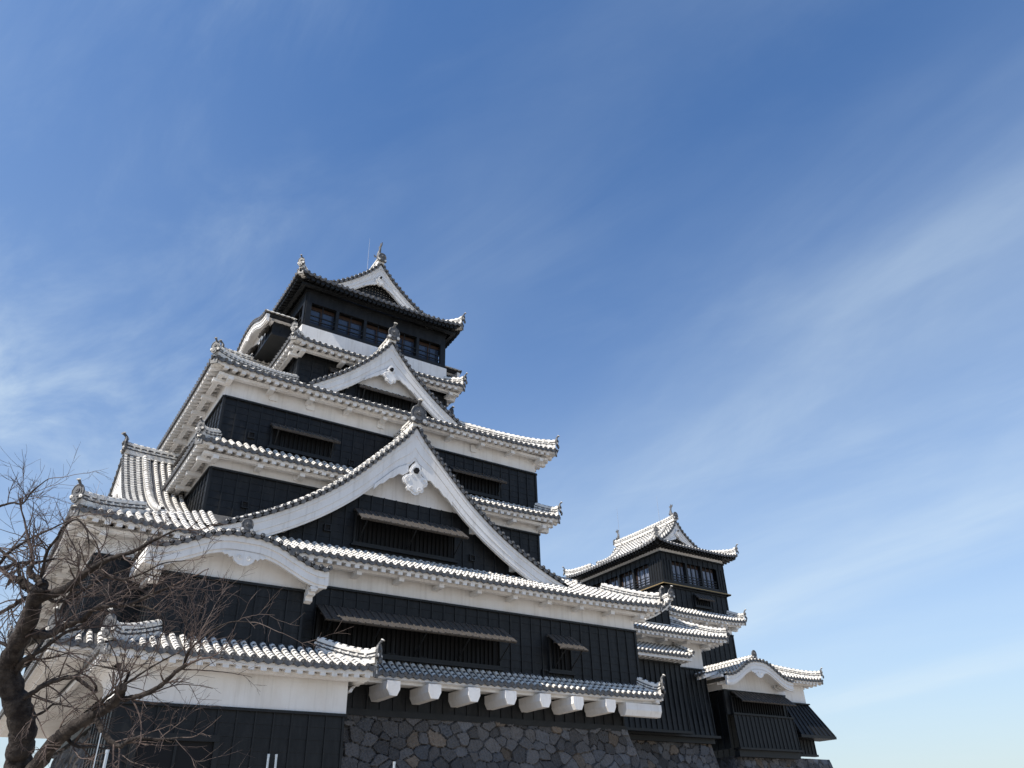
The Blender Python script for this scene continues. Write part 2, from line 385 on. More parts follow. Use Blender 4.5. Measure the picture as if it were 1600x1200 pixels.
def prof_fn(pr):
    pr = np.array(pr, float)
    return lambda a: np.interp(np.abs(np.asarray(a, float)), pr[:, 0], pr[:, 1], right=-50)
def resample(pr, step):
    pr = np.array(pr, float); f = np.linspace(0, 1, 200); d = np.concatenate([[0], np.cumsum(np.linalg.norm(np.diff(pr, axis=0), axis=1))])
    n = max(2, int(d[-1]/step)); q = np.linspace(0, d[-1], n+1); return np.stack([np.interp(q, d, pr[:, 0]), np.interp(q, d, pr[:, 1])], -1)
def smooth_prof(pr, n=28):
    """monotone curve through the given (a,z) points (Catmull style)"""
    pr = np.array(pr, float); d = np.concatenate([[0], np.cumsum(np.linalg.norm(np.diff(pr, axis=0), axis=1))])
    m = np.gradient(pr, d, axis=0); q = np.linspace(0, d[-1], n); out = []
    for x in q:
        i = min(np.searchsorted(d, x, 'right')-1, len(d)-2); h = d[i+1]-d[i]; t = (x-d[i])/h
        out.append((2*t**3-3*t**2+1)*pr[i] + (t**3-2*t**2+t)*h*m[i] + (-2*t**3+3*t**2)*pr[i+1] + (t**3-t**2)*h*m[i+1])
    return np.array(out)

def gable(parent, k, cx, cy, prof, df, db, dw, zring=None, hb=.9, orn=.9, pend=1.0, wall=None, one=None, cols=True, dark_wall_z=None, lattice=False, rh=.5, name='gable', zfloor=None, soff=1.0, finial=None, ridge_back=None, pz=1.95):
    """triangular gable with curved slopes: tiles, verge tiles, bargeboard, pendant, back wall, ridge"""
    T = side(k, cx, cy); pr = smooth_prof(prof); mb = MB(); F = prof_fn(pr); sgs = (-1, 1) if one is None else (one,)
    X = T(0, 1, 0) - T(0, 0, 0); U = T(1, 0, 0) - T(0, 0, 0)
    rs = resample(pr, PITCH)
    HV = hb*np.sqrt(1 + np.gradient(pr[:, 1], pr[:, 0])**2); HV[0] = HV[1]; HV = HV + .42*hb*np.exp(-(pr[:, 0]/(.85*hb))**2)
    for sg in sgs:
        D_, I_ = np.meshgrid(np.array([df, (df+db)/2, db]), np.arange(len(pr)), indexing='ij')
        for off in (0, -.12): mb.grid(T(sg*pr[I_, 0], D_, pr[I_, 1] + off), 0)
        if cols:
            for d in np.arange(df-1.25, db, -PITCH):
                a = pr[::-1, 0]; z = pr[::-1, 1] + .02
                if zring is not None:
                    ok = z > zring(sg*a, d) - .02
                    if not ok.any(): continue
                    i0 = np.argmax(ok); a = a[i0:]; z = z[i0:]
                if len(a) < 3: continue
                column(mb, T(sg*a, d, z), X, end=zring is None)
        # verge tiles lying across the edge, their round ends to the front
        for i, (a, z) in enumerate(rs):
            if i == 0: continue
            tn = rs[min(i+1, len(rs)-1)] - rs[max(i-1, 0)]; tn /= np.linalg.norm(tn)
            if zring is not None and z < zring(sg*a, df-.8) - .15: continue
            u = U*sg*tn[0] + UP*tn[1]
            column(mb, T(sg*a, np.array([df, df-.45, df-.9]), z+.05), u, r=.090)
            if i < len(rs)-1:
                am, zm = (rs[i] + rs[i+1])/2; nn = np.cross(u, X); nn *= np.sign(nn[2])
                scallop(mb, T(sg*am, df, zm) + UP*.0, u, -nn, -X, PITCH*.5)
        P = T(sg*pr[1:, 0], df-1.02, pr[1:, 1]+.02)
        if zring is not None:
            P = P[pr[1:, 1] > zring(sg*pr[1:, 0], df-1.02) - .1]
        if len(P) > 2: ridge(mb, P[::-1] if False else P, .12, .26, lat=X, r=.10)
    ob = mb.build(name, TMATS, parent)
    # bargeboard: three stepped bands following the slope
    bb = MB()
    for (q0, q1, d0, d1) in ((0, .24, df-.30, df-.06), (.243, .62, df-.30, df-.10), (.623, .90, df-.30, df-.135), (.903, 1, df-.30, df-.17)):
        for sg in sgs:
            a = pr[:, 0]*sg; z = pr[:, 1]; o0 = -.10 - HV*q0; o1 = -.10 - HV*q1
            if zfloor is not None:
                q = z + o0 > zfloor; a = a[q]; z = z[q]; o0 = o0[q]; o1 = o1[q]
            zz1 = z + o1 if zfloor is None else np.maximum(z + o1, zfloor - .4)
            G = np.stack([T(a, d0, z+o0), T(a, d1, z+o0), T(a, d1, zz1), T(a, d0, zz1), T(a, d0, z+o0)], 1); bb.grid(G, 0); bb.poly(G[-1, :4], 0)
    for sg in sgs:     # soffit behind the board
        a = pr[:, 0]*sg; z = pr[:, 1] - .10 - HV*.45
        G = np.stack([T(a, df-.28, z), T(a, dw, z)], 1); bb.grid(G, 0)
        if soff:
            for f in (.42, .62, .80):
                j = int(len(pr)*f); box(bb, T, sg*pr[j, 0]-.14, sg*pr[j, 0]+.14, dw-.02, df-.36, pr[j, 1]-.10-HV[j]*.45-.42, pr[j, 1]-.10-HV[j]*.45-.02, 0)
    bb.build('bargeboard', [PL], ob)
    if pend: pendant(ob, T, df-.14, float(pr[0, 1]) - pz, F, HV, pr, pend)
    # wall behind
    if wall:
        z0, zs, drop = wall
        wm = MB(); wb = MB(); ins = .10 + HV*.4
        def alim(z):
            q = pr[:, 1] - ins; i = np.where(q > z)[0]
            if not len(i): return 0.
            i = i[-1]
            if i+1 >= len(pr): return pr[-1, 0]
            f = (q[i]-z)/max(q[i]-q[i+1], 1e-6); return pr[i, 0] + f*(pr[i+1, 0]-pr[i, 0])
        lo_, hi_ = (-1, 1) if one is None else ((0, 1) if one > 0 else (-1, 0))
        zt = pr[0, 1] - ins[0]
        zz = np.linspace(zs, zt, 9)
        wm.grid(np.stack([T([lo_*alim(z) for z in zz], dw, zz), T([hi_*alim(z) for z in zz], dw, zz)], 1), 0)
        wm.build('gable_wall', [PL], ob)
        if lattice:
            wm2 = MB(); zz = np.linspace(z0, zs, 6); wm2.grid(np.stack([T([-alim(z) for z in zz], dw-.03, zz), T([alim(z) for z in zz], dw-.03, zz)], 1), 0)
            A = alim(z0)
            for a in np.arange(-A, A, .2):
                top = max([z for z in np.linspace(z0, zs, 60) if alim(z) >= abs(a)] + [z0])
                if top > z0+.05: box(wm2, T, a-.055, a+.055, dw-.03, dw+.03, z0, top, 1)
            for z in np.arange(z0+.1, zs, .2):
                l = alim(z); box(wm2, T, -l, l, dw-.02, dw+.04, z-.055, z+.055, 1)
            wm2.build('gable_lattice', [PL, BT], ob)
        else:
            board_wall(wb, T, -1e3 if lo_ else 0, 1e3 if hi_ else 0, dw+.02, z0, zs, alim=alim); wb.build('board_wall', [BD, BT], ob)
    # main ridge and its end tile
    rb = db if ridge_back is None else ridge_back
    m2 = MB(); zt = pr[0, 1]
    nn = 10; dd = np.linspace(df-.05, rb, nn)
    ridge(m2, T(np.zeros(nn), dd, zt + .02 + .10*np.exp(-(df-dd)*1.2)), .19, rh, lat=U); m2.build('ridge', TMATS, ob)
    if orn: ornament('ridge_ornament', ob, T(0, df+.03, zt + .30*orn + .12), X, orn, horn=orn > .5 and finial is None)
    return ob, F

def pendant(parent, T, d, zt, F, HV, pr, s):
    """carved white pendant below the peak: scrolled lobes, side fins and a dark six-sided boss"""
    mb = MB()
    half = [(0, .62), (.20, .42), (.34, .16), (.40, -.02), (.30, -.10), (.42, -.22), (.60, -.28), (.74, -.42), (.78, -.60), (.70, -.76), (.56, -.84), (.50, -.92), (.54, -1.06), (.44, -1.20), (.28, -1.22), (.18, -1.34), (0, -1.42)]
    o = half + [(-x, y) for x, y in half[-2:0:-1]]
    A = np.array([T(x*s, d, zt + y*s) for x, y in o]); B = np.array([T(x*s, d+.13, zt + y*s) for x, y in o]); mb.prism(A, B, 0)
    o2 = [(x*.84, (y+.5)*.84-.5) for x, y in o]
    A = np.array([T(x*s, d+.13, zt + y*s) for x, y in o2]); B = np.array([T(x*s, d+.165, zt + y*s) for x, y in o2]); mb.prism(A, B, 0)
    u = T(1, 0, 0) - T(0, 0, 0); x_ = T(0, 1, 0) - T(0, 0, 0)
    for sg in (-1, 1):      # raised scrolls
        for (cx_, cz_, r0, tn) in ((.50, -.56, .17, 1.6), (.24, -1.06, .13, 1.5), (.20, -.30, .11, 1.4)):
            th = np.linspace(0, tn*2*math.pi, 22); rr = r0*(1 - th/th[-1]*.8)
            sweep_tube(mb, np.array([T(sg*(cx_ + r*math.cos(t))*s, d+.17, zt + (cz_ + r*math.sin(t))*s) for r, t in zip(rr, th)]), .022*s, 0, 5)
        # leafy fin running down under the bargeboard
        n = 7; top = []; bot = []
        for i in range(n+1):
            a = (.42 + .28*i)*s; z = float(F(a)) - .1 - float(np.interp(a, pr[:, 0], HV)) + .08
            top.append((sg*a, z)); bot.append((sg*(a + (.05 if i % 2 else 0)), z - (.50 - .045*i + (.14 if i % 2 else 0))*s))
        pl = top + bot[::-1]; mb.prism(np.array([T(a, d-.02, z) for a, z in pl]), np.array([T(a, d+.07, z) for a, z in pl]), 0)
    ob = mb.build('gable_pendant', [PL], parent)
    m2 = MB(); th = np.linspace(0, 2*math.pi, 6, endpoint=False); c = T(0, d+.15, zt + .04*s)
    R6 = .20*s*(np.cos(th)[:, None]*u + np.sin(th)[:, None]*UP); m2.prism(c + R6, c + R6*.8 + x_*.14, 0); m2.build('boss', [DK], ob)
    return ob

# ------------------------------------------------------------------ walls, windows
def board_wall(mb, T, a0, a1, d, z0, z1, alim=None, batten=.6, row=.36, flare=None, cap=True, bw=.055):
    n = max(1, int(round((z1-z0)/row))); h = (z1-z0)/n; fl = flare or (lambda z: 0.)
    for i in range(n):
        za = z0 + i*h; zb = za + h
        l0, l1 = (a0, a1) if alim is None else (max(a0, -alim(zb)), min(a1, alim(zb)))
        if alim is not None:
            m0, m1 = max(a0, -alim(za)), min(a1, alim(za))
        else: m0, m1 = l0, l1
        j = rng.normal(0, .004)
        da, dbb = d + fl(za) + .018 + j, d + fl(zb) + .004
        mb.grid(np.array([[T(m0, da-.03, za), T(m1, da-.03, za)], [T(m0, da, za), T(m1, da, za)], [T(l0, dbb, zb), T(l1, dbb, zb)]]), 0)
    if alim is None:
        k = max(1, int(round((a1-a0)/batten)))
        for a in np.linspace(a0+.03, a1-.03, k+1):
            P = T([a-bw/2, a+bw/2, a+bw/2, a-bw/2]*2, [d+fl(z0)-.02, d+fl(z0)-.02, d+fl(z0)+.068, d+fl(z0)+.068, d+fl(z1)-.02, d+fl(z1)-.02, d+fl(z1)+.05, d+fl(z1)+.05], [z0]*4 + [z1]*4); mb.hexa(P, 1)
        if cap: box(mb, T, a0-.05, a1+.05, d+fl(z1)-.02, d+fl(z1)+.11, z1-.02, z1+.07, 1)
    else:
        A = alim(z0); k = int(2*A/batten)
        for a in np.linspace(-A, A, k+1):
            if not a0 <= a <= a1: continue
            zt = [z for z in np.linspace(z0, z1, 40) if alim(z) >= abs(a)]
            if len(zt) > 3: box(mb, T, a-.027, a+.027, d-.02, d+.06, z0, zt[-1], 1)
def body(parent, cx, cy, wx, wy, z0, zs, z1, sides=(0, 1, 2, 3), batten=.6, flare=None, white_out=0.0):
    """one storey: black boards below, white plaster band above"""
    if zs > z0:
        mb = MB()
        for k in sides:
            wA, wD = (wx, wy) if k % 2 == 0 else (wy, wx); board_wall(mb, side(k, cx, cy), -wA, wA, wD, z0, zs, batten=batten, flare=flare)
        for sx in (-1, 1):
            for sy in (-1, 1):
                if not ({1 if sx > 0 else 3, 2 if sy > 0 else 0} & set(sides)): continue
                mb.hexa([[cx+sx*wx+e*.06, cy+sy*wy+f*.06, z] for z in (z0, zs+.04) for e, f in ((-1, -1), (1, -1), (1, 1), (-1, 1))], 1)
        mb.build('board_wall', [BD, BT], parent)
    if z1 > zs:
        mp = MB(); q = white_out
        for k in sides:
            wA, wD = (wx, wy) if k % 2 == 0 else (wy, wx); T = side(k, cx, cy)
            A = np.linspace(-wA-q, wA+q, 25); mp.grid(np.stack([T(A, wD+q, zs), T(A, wD+q, z1)], 1), 0)
        mp.build('plaster_wall', [PL], parent)
def hood(parent, T, a0, a1, d, z, out=1.0, drop=.85, props=True):
    """plank shutter swung out on its top edge"""
    mb = MB(); n = max(2, int(round((a1-a0)/.34)))
    e = np.linspace(a0, a1, n+1); nrm = np.array([drop, out])/math.hypot(drop, out)*.05
    for i in range(n):
        g = .012; dz = rng.uniform(-.012, .012)
        if i: mb.hexa(T([e[i]-.03, e[i]+.03, e[i]+.03, e[i]-.03]*2, [d+.06, d+.06, d+out, d+out, d+.06+nrm[0]*1.7, d+.06+nrm[0]*1.7, d+out+nrm[0]*1.7, d+out+nrm[0]*1.7], [z, z, z-drop, z-drop, z+nrm[1]*1.7, z+nrm[1]*1.7, z-drop+nrm[1]*1.7, z-drop+nrm[1]*1.7]), 0)
        l, r = e[i]+g, e[i+1]-g
        q = [(d+.06, z), (d+out, z-drop+dz)]
        mb.hexa(T([l, r, r, l]*2, [q[0][0], q[0][0], q[1][0], q[1][0], q[0][0]+nrm[0], q[0][0]+nrm[0], q[1][0]+nrm[0], q[1][0]+nrm[0]],
                  [q[0][1], q[0][1], q[1][1], q[1][1], q[0][1]+nrm[1], q[0][1]+nrm[1], q[1][1]+nrm[1], q[1][1]+nrm[1]]), 0)
    for f in (.04, .5, .93):
        p = np.array([d+.06 + (out-.06)*f, z - drop*f]); mb.hexa(T([a0, a1, a1, a0]*2, [p[0]-.05, p[0]-.05, p[0]+.03, p[0]+.03]*2, [p[1]-.07+.03*0]*4 + [p[1]-.001-.04*0]*4), 0)
    ob = mb.build('window_hood', [HW], parent)
    if props:
        for a in np.linspace(a0+.3, a1-.3, max(2, int((a1-a0)/2.2)+1)):
            m2 = MB(); sweep_tube(m2, T([a, a], [d+out-.1, d+.05], [z-drop-.02, z-drop-.75]), .03, 0, 5); m2.build('hood_prop', [BT], ob)
    return ob
def window(parent, T, a0, a1, d, z0, z1, bar=.22, glass=False):
    mb = MB(); box(mb, T, a0, a1, d+.02, d+.05, z0, z1, 0)  # closed black panel; the recess's deep shadow is put into its colour
    ob = mb.build('window', [DK], parent)
    m2 = MB()
    for a in np.arange(a0+bar, a1-bar*.4, bar): box(m2, T, a-.045, a+.045, d+.051, d+.13, z0, z1, 0)
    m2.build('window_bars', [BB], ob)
    m3 = MB()
    for (x0, x1, y0, y1) in ((a0-.1, a1+.1, z0-.12, z0), (a0-.1, a1+.1, z1, z1+.1), (a0-.1, a0, z0, z1), (a1, a1+.1, z0, z1)): box(m3, T, x0, x1, d+.02, d+.15, y0, y1, 0)
    box(m3, T, a0-.2, a1+.2, d+.02, d+.2, z0-.2, z0-.121, 0)
    m3.build('window_frame', [BT], ob)
    return ob
def loophole(parent, T, a, d, z, s=.42):
    o = [(-.5, -.36), (-.36, -.5), (.36, -.5), (.5, -.36), (.5, .36), (.36, .5), (-.36, .5), (-.5, .36)]
    mb = MB(); mb.prism(np.array([T(a+x*s, d-.02, z+y*s) for x, y in o]), np.array([T(a+x*s, d+.10, z+y*s) for x, y in o]), 0); mb.build('loophole_cover', [PL], parent)
def gunport(parent, T, a, d, z, s=.22):
    mb = MB()
    for (x0, x1, y0, y1) in ((-s, s, -s, -s*.7), (-s, s, s*.7, s), (-s, -s*.7, -s*.7, s*.7), (s*.7, s, -s*.7, s*.7)): box(mb, T, a+x0, a+x1, d+.02, d+.12, z+y0, z+y1, 0)
    box(mb, T, a-s*.7, a+s*.7, d+.02, d+.06, z-s*.7, z+s*.7, 1); mb.build('gun_port', [BT, DK], parent)

def kara_prof(c, pts, n=60):
    """S-shaped eave line, symmetric about c: pts (offset, z)"""
    h = smooth_prof(pts, n//2+1); return np.vstack([np.stack([-h[::-1, 0], h[::-1, 1]], -1), h[1:]]) + np.array([c, 0])
def karahafu(parent, T, c, pts, df, db, dw, zwall, hb=.55, pend=.75, orn=.5, name='curved_gable', ridge_on=True, lit=True):
    """undulating gable roof"""
    pr = kara_prof(c, pts); mb = MB(); X = T(0, 1, 0) - T(0, 0, 0); U = T(1, 0, 0) - T(0, 0, 0)
    for off in (0, -.10): mb.grid(np.stack([T(pr[:, 0], df, pr[:, 1]+off), T(pr[:, 0], db, pr[:, 1]+off)], 1), 0)
    rs = resample(pr, PITCH)
    for i, (a, z) in enumerate(rs):
        tn = rs[min(i+1, len(rs)-1)] - rs[max(i-1, 0)]; tn /= np.linalg.norm(tn); u = U*tn[0] + UP*tn[1]
        column(mb, T(a, np.linspace(df, db, 6), z+.02), u)
        if i < len(rs)-1:
            am, zm = (rs[i]+rs[i+1])/2; nn = np.cross(u, X); nn *= np.sign(nn[2]); scallop(mb, T(am, df, zm) - UP*.02, u, -nn, -X, PITCH*.5)
    ob = mb.build(name, TMATS, parent)
    bb = MB()
    for (o0, o1, d0, d1) in ((-.10, -.10-hb*.36, df-.26, df-.05), (-.10-hb*.36-.002, -.10-hb*.52, df-.26, df-.10), (-.10-hb*.52-.002, -.10-hb*.82, df-.26, df-.08), (-.10-hb*.82-.002, -.10-hb, df-.26, df-.13)):
        G = np.stack([T(pr[:, 0], d0, pr[:, 1]+o0), T(pr[:, 0], d1, pr[:, 1]+o0), T(pr[:, 0], d1, pr[:, 1]+o1), T(pr[:, 0], d0, pr[:, 1]+o1), T(pr[:, 0], d0, pr[:, 1]+o0)], 1)
        bb.grid(G, 0); bb.poly(G[0, :4], 0); bb.poly(G[-1, :4], 0)
    bb.grid(np.stack([T(pr[:, 0], df-.25, pr[:, 1]-.1-hb*.5), T(pr[:, 0], db, pr[:, 1]-.1-hb*.5)], 1), 0)
    for d in np.arange(df-.5, dw-.05, -.3):      # close rafters seen under the side eaves
        for sl in (slice(0, 9), slice(-9, None)):
            q = pr[sl]; G = np.stack([T(q[:, 0], d-.07, q[:, 1]-.1-hb*.5), T(q[:, 0], d+.07, q[:, 1]-.1-hb*.5), T(q[:, 0], d+.07, q[:, 1]-.1-hb*.8), T(q[:, 0], d-.07, q[:, 1]-.1-hb*.8)], 1); bb.grid(G, 0)
    bb.build('bargeboard', [PL], ob)
    if zwall is not None:
        a0, a1, z0 = zwall; wm = MB(); q = pr[(pr[:, 0] >= a0) & (pr[:, 0] <= a1)]
        wm.grid(np.stack([T(q[:, 0], dw, z0), T(q[:, 0], dw, q[:, 1]-.1-hb*.45)], 1), 0); wm.build('gable_wall', [PL], ob)
    if pend:
        m2 = MB(); s = pend; zt = pts[0][1] - .1 - hb
        half = [(0, .10), (.5, .05), (.95, -.06), (.80, -.16), (.70, -.12), (.60, -.24), (.48, -.18), (.40, -.36), (.20, -.50), (0, -.54)]
        o = half + [(-x, y) for x, y in half[-2:0:-1]]
        m2.prism(np.array([T(c+x*s, df-.16, zt+y*s) for x, y in o]), np.array([T(c+x*s, df-.06, zt+y*s) for x, y in o]), 0)
        for sg in (-1, 1):
            th = np.linspace(0, 3*math.pi, 20); rr = .13*(1-th/th[-1]*.8)
            sweep_tube(m2, np.array([T(c+sg*(.2 + r*math.cos(t))*s, df-.05, zt + (-.2 + r*math.sin(t))*s) for r, t in zip(rr, th)]), .02*s, 0, 5)
        m2.build('gable_pendant', [PL], ob)
    if ridge_on:
        m3 = MB(); zt = pts[0][1]; ridge(m3, T(np.full(5, c), np.linspace(df-.35, db, 5), zt+.03), .13, .3, lat=U); m3.build('ridge', TMATS, ob)
        if orn: ornament('ridge_ornament', ob, T(c, df-.28, zt+.30*orn+.15), X, orn, horn=False)
    return ob

def fish(parent, c, out, s=1.0):
    """upright fish finial: head down on the ridge, body arched, tail fins spread above"""
    out = np.asarray(out, float); u = np.array([-out[1], out[0], 0]); mb = MB(); c = np.asarray(c, float)
    path = np.array([(.18, .02), (.12, .20), (-.02, .42), (-.10, .66), (-.06, .90), (.04, 1.08), (.10, 1.22)])*s
    P = np.array([c + out*x + UP*z for x, z in path]); rr = np.array([.20, .25, .22, .165, .11, .07, .045])*s
    sweep_tube(mb, P, rr, 0, 10)
    for (x0, z0, x1, z1, wd) in ((.08, 1.16, .34, 1.50, .12), (.08, 1.16, .06, 1.62, .12), (.06, 1.14, -.22, 1.44, .12)):
        a = c + out*x0*s + UP*z0*s; b = c + out*x1*s + UP*z1*s; t = b - a; n = np.cross(t, u); n /= np.linalg.norm(n)
        A = np.array([a - n*.03*s, a + t*.55 - n*wd*s, b, a + t*.6 + n*wd*.7*s, a + n*.03*s]); mb.prism(A - u*.03*s, A + u*.03*s, 0)
    for i in range(5):      # back spines
        p = P[1] + (P[5]-P[1])*i/4 - out*rr[1]*.75*(1-i*.14); A = np.array([p - UP*.06*s, p - out*.14*s + UP*.08*s, p + UP*.08*s]); mb.prism(A - u*.02*s, A + u*.02*s, 0)
    for sg in (-1, 1):
        a = c + u*sg*.18*s + UP*.28*s; A = np.array([a, a + u*sg*.24*s + UP*.16*s - out*.05*s, a + u*sg*.20*s - UP*.10*s]); mb.prism(A - out*.02*s, A + out*.02*s, 0)
        disc(mb, c + out*.16*s + u*sg*.16*s + UP*.18*s, u*sg, out, UP, .05*s, .03*s, 0, 8)
    return mb.build('fish_finial', [TE], parent, smooth=False)
def rod(parent, c, h, r=.025):
    mb = MB(); sweep_tube(mb, np.array([c, np.asarray(c)+UP*h*.6, np.asarray(c)+UP*h]), np.array([r, r*.8, r*.4]), 0, 6); mb.build('lightning_rod', [SV], parent)

# ------------------------------------------------------------------ ground
GZ = -5.4
mb = MB(); mb.grid(np.array([[(x, y, GZ) for x in np.linspace(-3000, 3000, 7)] for y in np.linspace(-3000, 3000, 7)]), 0)
g = mb.build('ground', [GR]); g['kind'] = 'structure'

# ------------------------------------------------------------------ stone walls
def stone_face(vs, cols, fs, n0, P0, u, L, ztop, zbot, outv, batter, cell=.62, res=.045, ends=(0, 0), seed=1):
    """one battered face of fitted field stones; relief and stone tones come from the stones' own outlines"""
    r = np.random.default_rng(seed); nz = int((ztop-zbot)/res)+1; nu = int((L + 2*batter*(ztop-zbot))/res)+1
    H_ = ztop - zbot
    z = np.linspace(0, H_, nz); S_, Z = np.meshgrid(np.linspace(0, 1, nu), z, indexing='ij')   # Z: depth below the top
    off = batter*Z*(.75 + .25*Z/H_); A = -ends[0]*off + S_*(L + (ends[0]+ends[1])*off); a = np.array([A.min(), A.max()])
    sx = cell*1.15; sz = cell*.85; gx = int((a[-1]-a[0])/sx)+3; gz = int(H_/sz)+3
    I, J = np.meshgrid(np.arange(gx), np.arange(gz), indexing='ij')
    px_ = a[0] + (I - 1 + .5*(J % 2) + r.uniform(-.40, .40, I.shape))*sx; pz_ = (J - 1 + r.uniform(-.38, .38, I.shape))*sz
    big = r.uniform(-.06, .13, I.shape)*cell/.6
    i0 = np.clip(((A-a[0])/sx + 1).astype(int), 0, gx-1); j0 = np.clip((Z/sz + 1).astype(int), 0, gz-1)
    f1 = np.full(A.shape, 9.); f2 = f1.copy(); id1 = np.zeros(A.shape, int)
    wob = .04*np.sin(A*9.1 + Z*5.3) + .03*np.sin(Z*13 - A*4)
    for di in range(-2, 3):
        for dj in range(-2, 3):
            i = np.clip(i0+di, 0, gx-1); j = np.clip(j0+dj, 0, gz-1)
            dx = (A - px_[i, j]); dz = (Z - pz_[i, j])*1.25
            d = np.maximum(np.abs(dx), np.abs(dz))*.45 + np.hypot(dx, dz)*.62 - big[i, j] + wob*.5; k = i*gz + j
            m = d < f1; m2 = (~m) & (d < f2) & (k != id1)
            f2 = np.where(m, np.where(id1 == k, f2, f1), np.where(m2, d, f2)); id1 = np.where(m, k, id1); f1 = np.where(m, d, f1)
    e = np.clip((f2 - f1)/.045, 0, 1); e = e*e*(3-2*e)
    tone = r.uniform(.065, .15, gx*gz); hue = r.random(gx*gz); pro = r.uniform(-.04, .06, gx*gz); tx = r.normal(0, .10, gx*gz); tz = r.normal(0, .10, gx*gz)
    pxf, pzf = px_.ravel()[id1], pz_.ravel()[id1]
    h = e*(.10 + pro[id1] + tx[id1]*(A-pxf) + tz[id1]*(Z-pzf)) + .012*np.sin(A*31 + Z*17)*np.sin(Z*29 - A*11) + r.normal(0, .005, A.shape)
    h = np.where(e < .05, -.06, h)
    fade = np.clip(np.minimum(A + ends[0]*off, L + ends[1]*off - A)/.12, 0, 1); h = h*fade
    u = np.asarray(u, float); outv = np.asarray(outv, float)
    V = np.asarray(P0, float) + A[..., None]*u + (off + h)[..., None]*outv - UP*Z[..., None]
    # keep the corners square: pull the ends along the batter
    c = tone[id1]; hh = hue[id1]; C = np.stack([c, c*.98, c*1.02, np.ones_like(c)], -1)
    br = (hh > .90)[..., None]; C = np.where(br, np.stack([c*1.4, c*1.15, c*.95, np.ones_like(c)], -1), C)
    gy = (hh < .12)[..., None]; C = np.where(gy, np.stack([c*1.25, c*1.3, c*1.45, np.ones_like(c)], -1), C)
    C[..., :3] *= (.8 + .2*e)[..., None]
    idx = np.arange(nu*nz).reshape(nu, nz) + n0
    fs.append(np.stack([idx[:-1, :-1], idx[1:, :-1], idx[1:, 1:], idx[:-1, 1:]], -1).reshape(-1, 4)); vs.append(V.reshape(-1, 3)); cols.append(C.reshape(-1, 4))
    return n0 + nu*nz
def stone_wall(label, x0, x1, y0, y1, ztop, batter, seed, cell=.62, res=.045):
    vs, cs, fs = [], [], []; n = 0
    n = stone_face(vs, cs, fs, n, (x0, y0, ztop), (1, 0, 0), x1-x0, ztop, GZ, (0, -1, 0), batter, cell, res, (1, 1), seed)
    n = stone_face(vs, cs, fs, n, (x1, y0, ztop), (0, 1, 0), y1-y0, ztop, GZ, (1, 0, 0), batter, cell, .10, (1, 0), seed+1)
    n = stone_face(vs, cs, fs, n, (x0, y1, ztop), (0, -1, 0), y1-y0, ztop, GZ, (-1, 0, 0), batter, cell, .10, (0, 1), seed+2)
    mb = MB(); mb.v = vs; mb.n = n; mb.fs = [(f, np.zeros(len(f), int)) for f in fs]
    mb.poly([(x0-.05, y0-.05, ztop-.02), (x1+.05, y0-.05, ztop-.02), (x1+.05, y1, ztop-.02), (x0-.05, y1, ztop-.02)], 0)
    o = mb.build('stone_wall', [ST], None, smooth=False, col=np.vstack(cs + [np.tile([.1, .1, .1, 1], (4, 1))]))
    o['kind'] = 'thing'; return tag(o, label, 'stone wall', 'battered stone bases')
stone_wall('high wall of grey fitted stones directly under the white corbel ends of the tall keep', -10.4, 12.35, -10.25, 9, .98, .30, 11, .54, .04)
stone_wall('dark narrow stone wall right of the tall keep base, under the plain black boarded wall', 13.2, 27.1, -1.75, 6, 1.75, .22, 21, .55, .06)
stone_wall('dark stone wall at the lower right, under the black box with the curved gable', 29.6, 39.4, -1.7, 6, 1.1, .22, 31, .5, .07)

# ================================================================== tall keep
keep = thing('castle_keep', 'tall white and black castle keep with two big triangular gables stacked up its front', 'castle', (0, 0, 0))
F0, R0, B0, L0 = (side(k) for k in range(4))
# lowest storey, under the corbels
lw = MB()
for k in range(4):
    wA, wD = (11.35, 10.3) if k % 2 == 0 else (10.3, 11.35); Tk = side(k, .75, 0); board_wall(lw, Tk, -wA, wA, wD, 1.15, 2.3, row=.6)
    box(lw, Tk, -wA-.06, wA+.06, wD-.05, wD+.12, .90, 1.15, 1)
lw.build('board_wall', [BD, BT], keep)
sf = MB(); box(sf, side(3), -11.5, 11.5, 10.4, 13.2, 1.98, 2.10, 0); sf.build('overhang_soffit', [PL], keep)
# pent roof round the first floor, carried on corbel beams
ring_roof(keep, 0, 0, 13.62, 11.82, 12.78, 10.98, 2.32, 2.95, .10, 12.0, 10.2, skirt=True, orn=.55, name='pent_roof', cols=(0, 1, 3))
def corbel(T, a, d0, d1, z1, w=.29, h=.56):
    o = [(-w, 0), (w, 0), (w, -h*.55), (w*.55, -h), (-w*.55, -h), (-w, -h*.55)]; mb = MB()
    mb.prism(np.array([T(a+x, d0, z1+y) for x, y in o]), np.array([T(a+x, d1, z1+y) for x, y in o]), 0); mb.build('corbel', [PL], keep)
for a in (-3.2, -1.27, .60, 2.48, 4.33, 6.18, 8.03, 9.95): corbel(F0, a, 10.2, 12.02, 2.02)
corbel(R0, -11.35, 11.2, 13.5, 2.02)
for a in np.arange(-7.5, 10, 1.85): corbel(R0, a, 12.0, 13.5, 2.02)
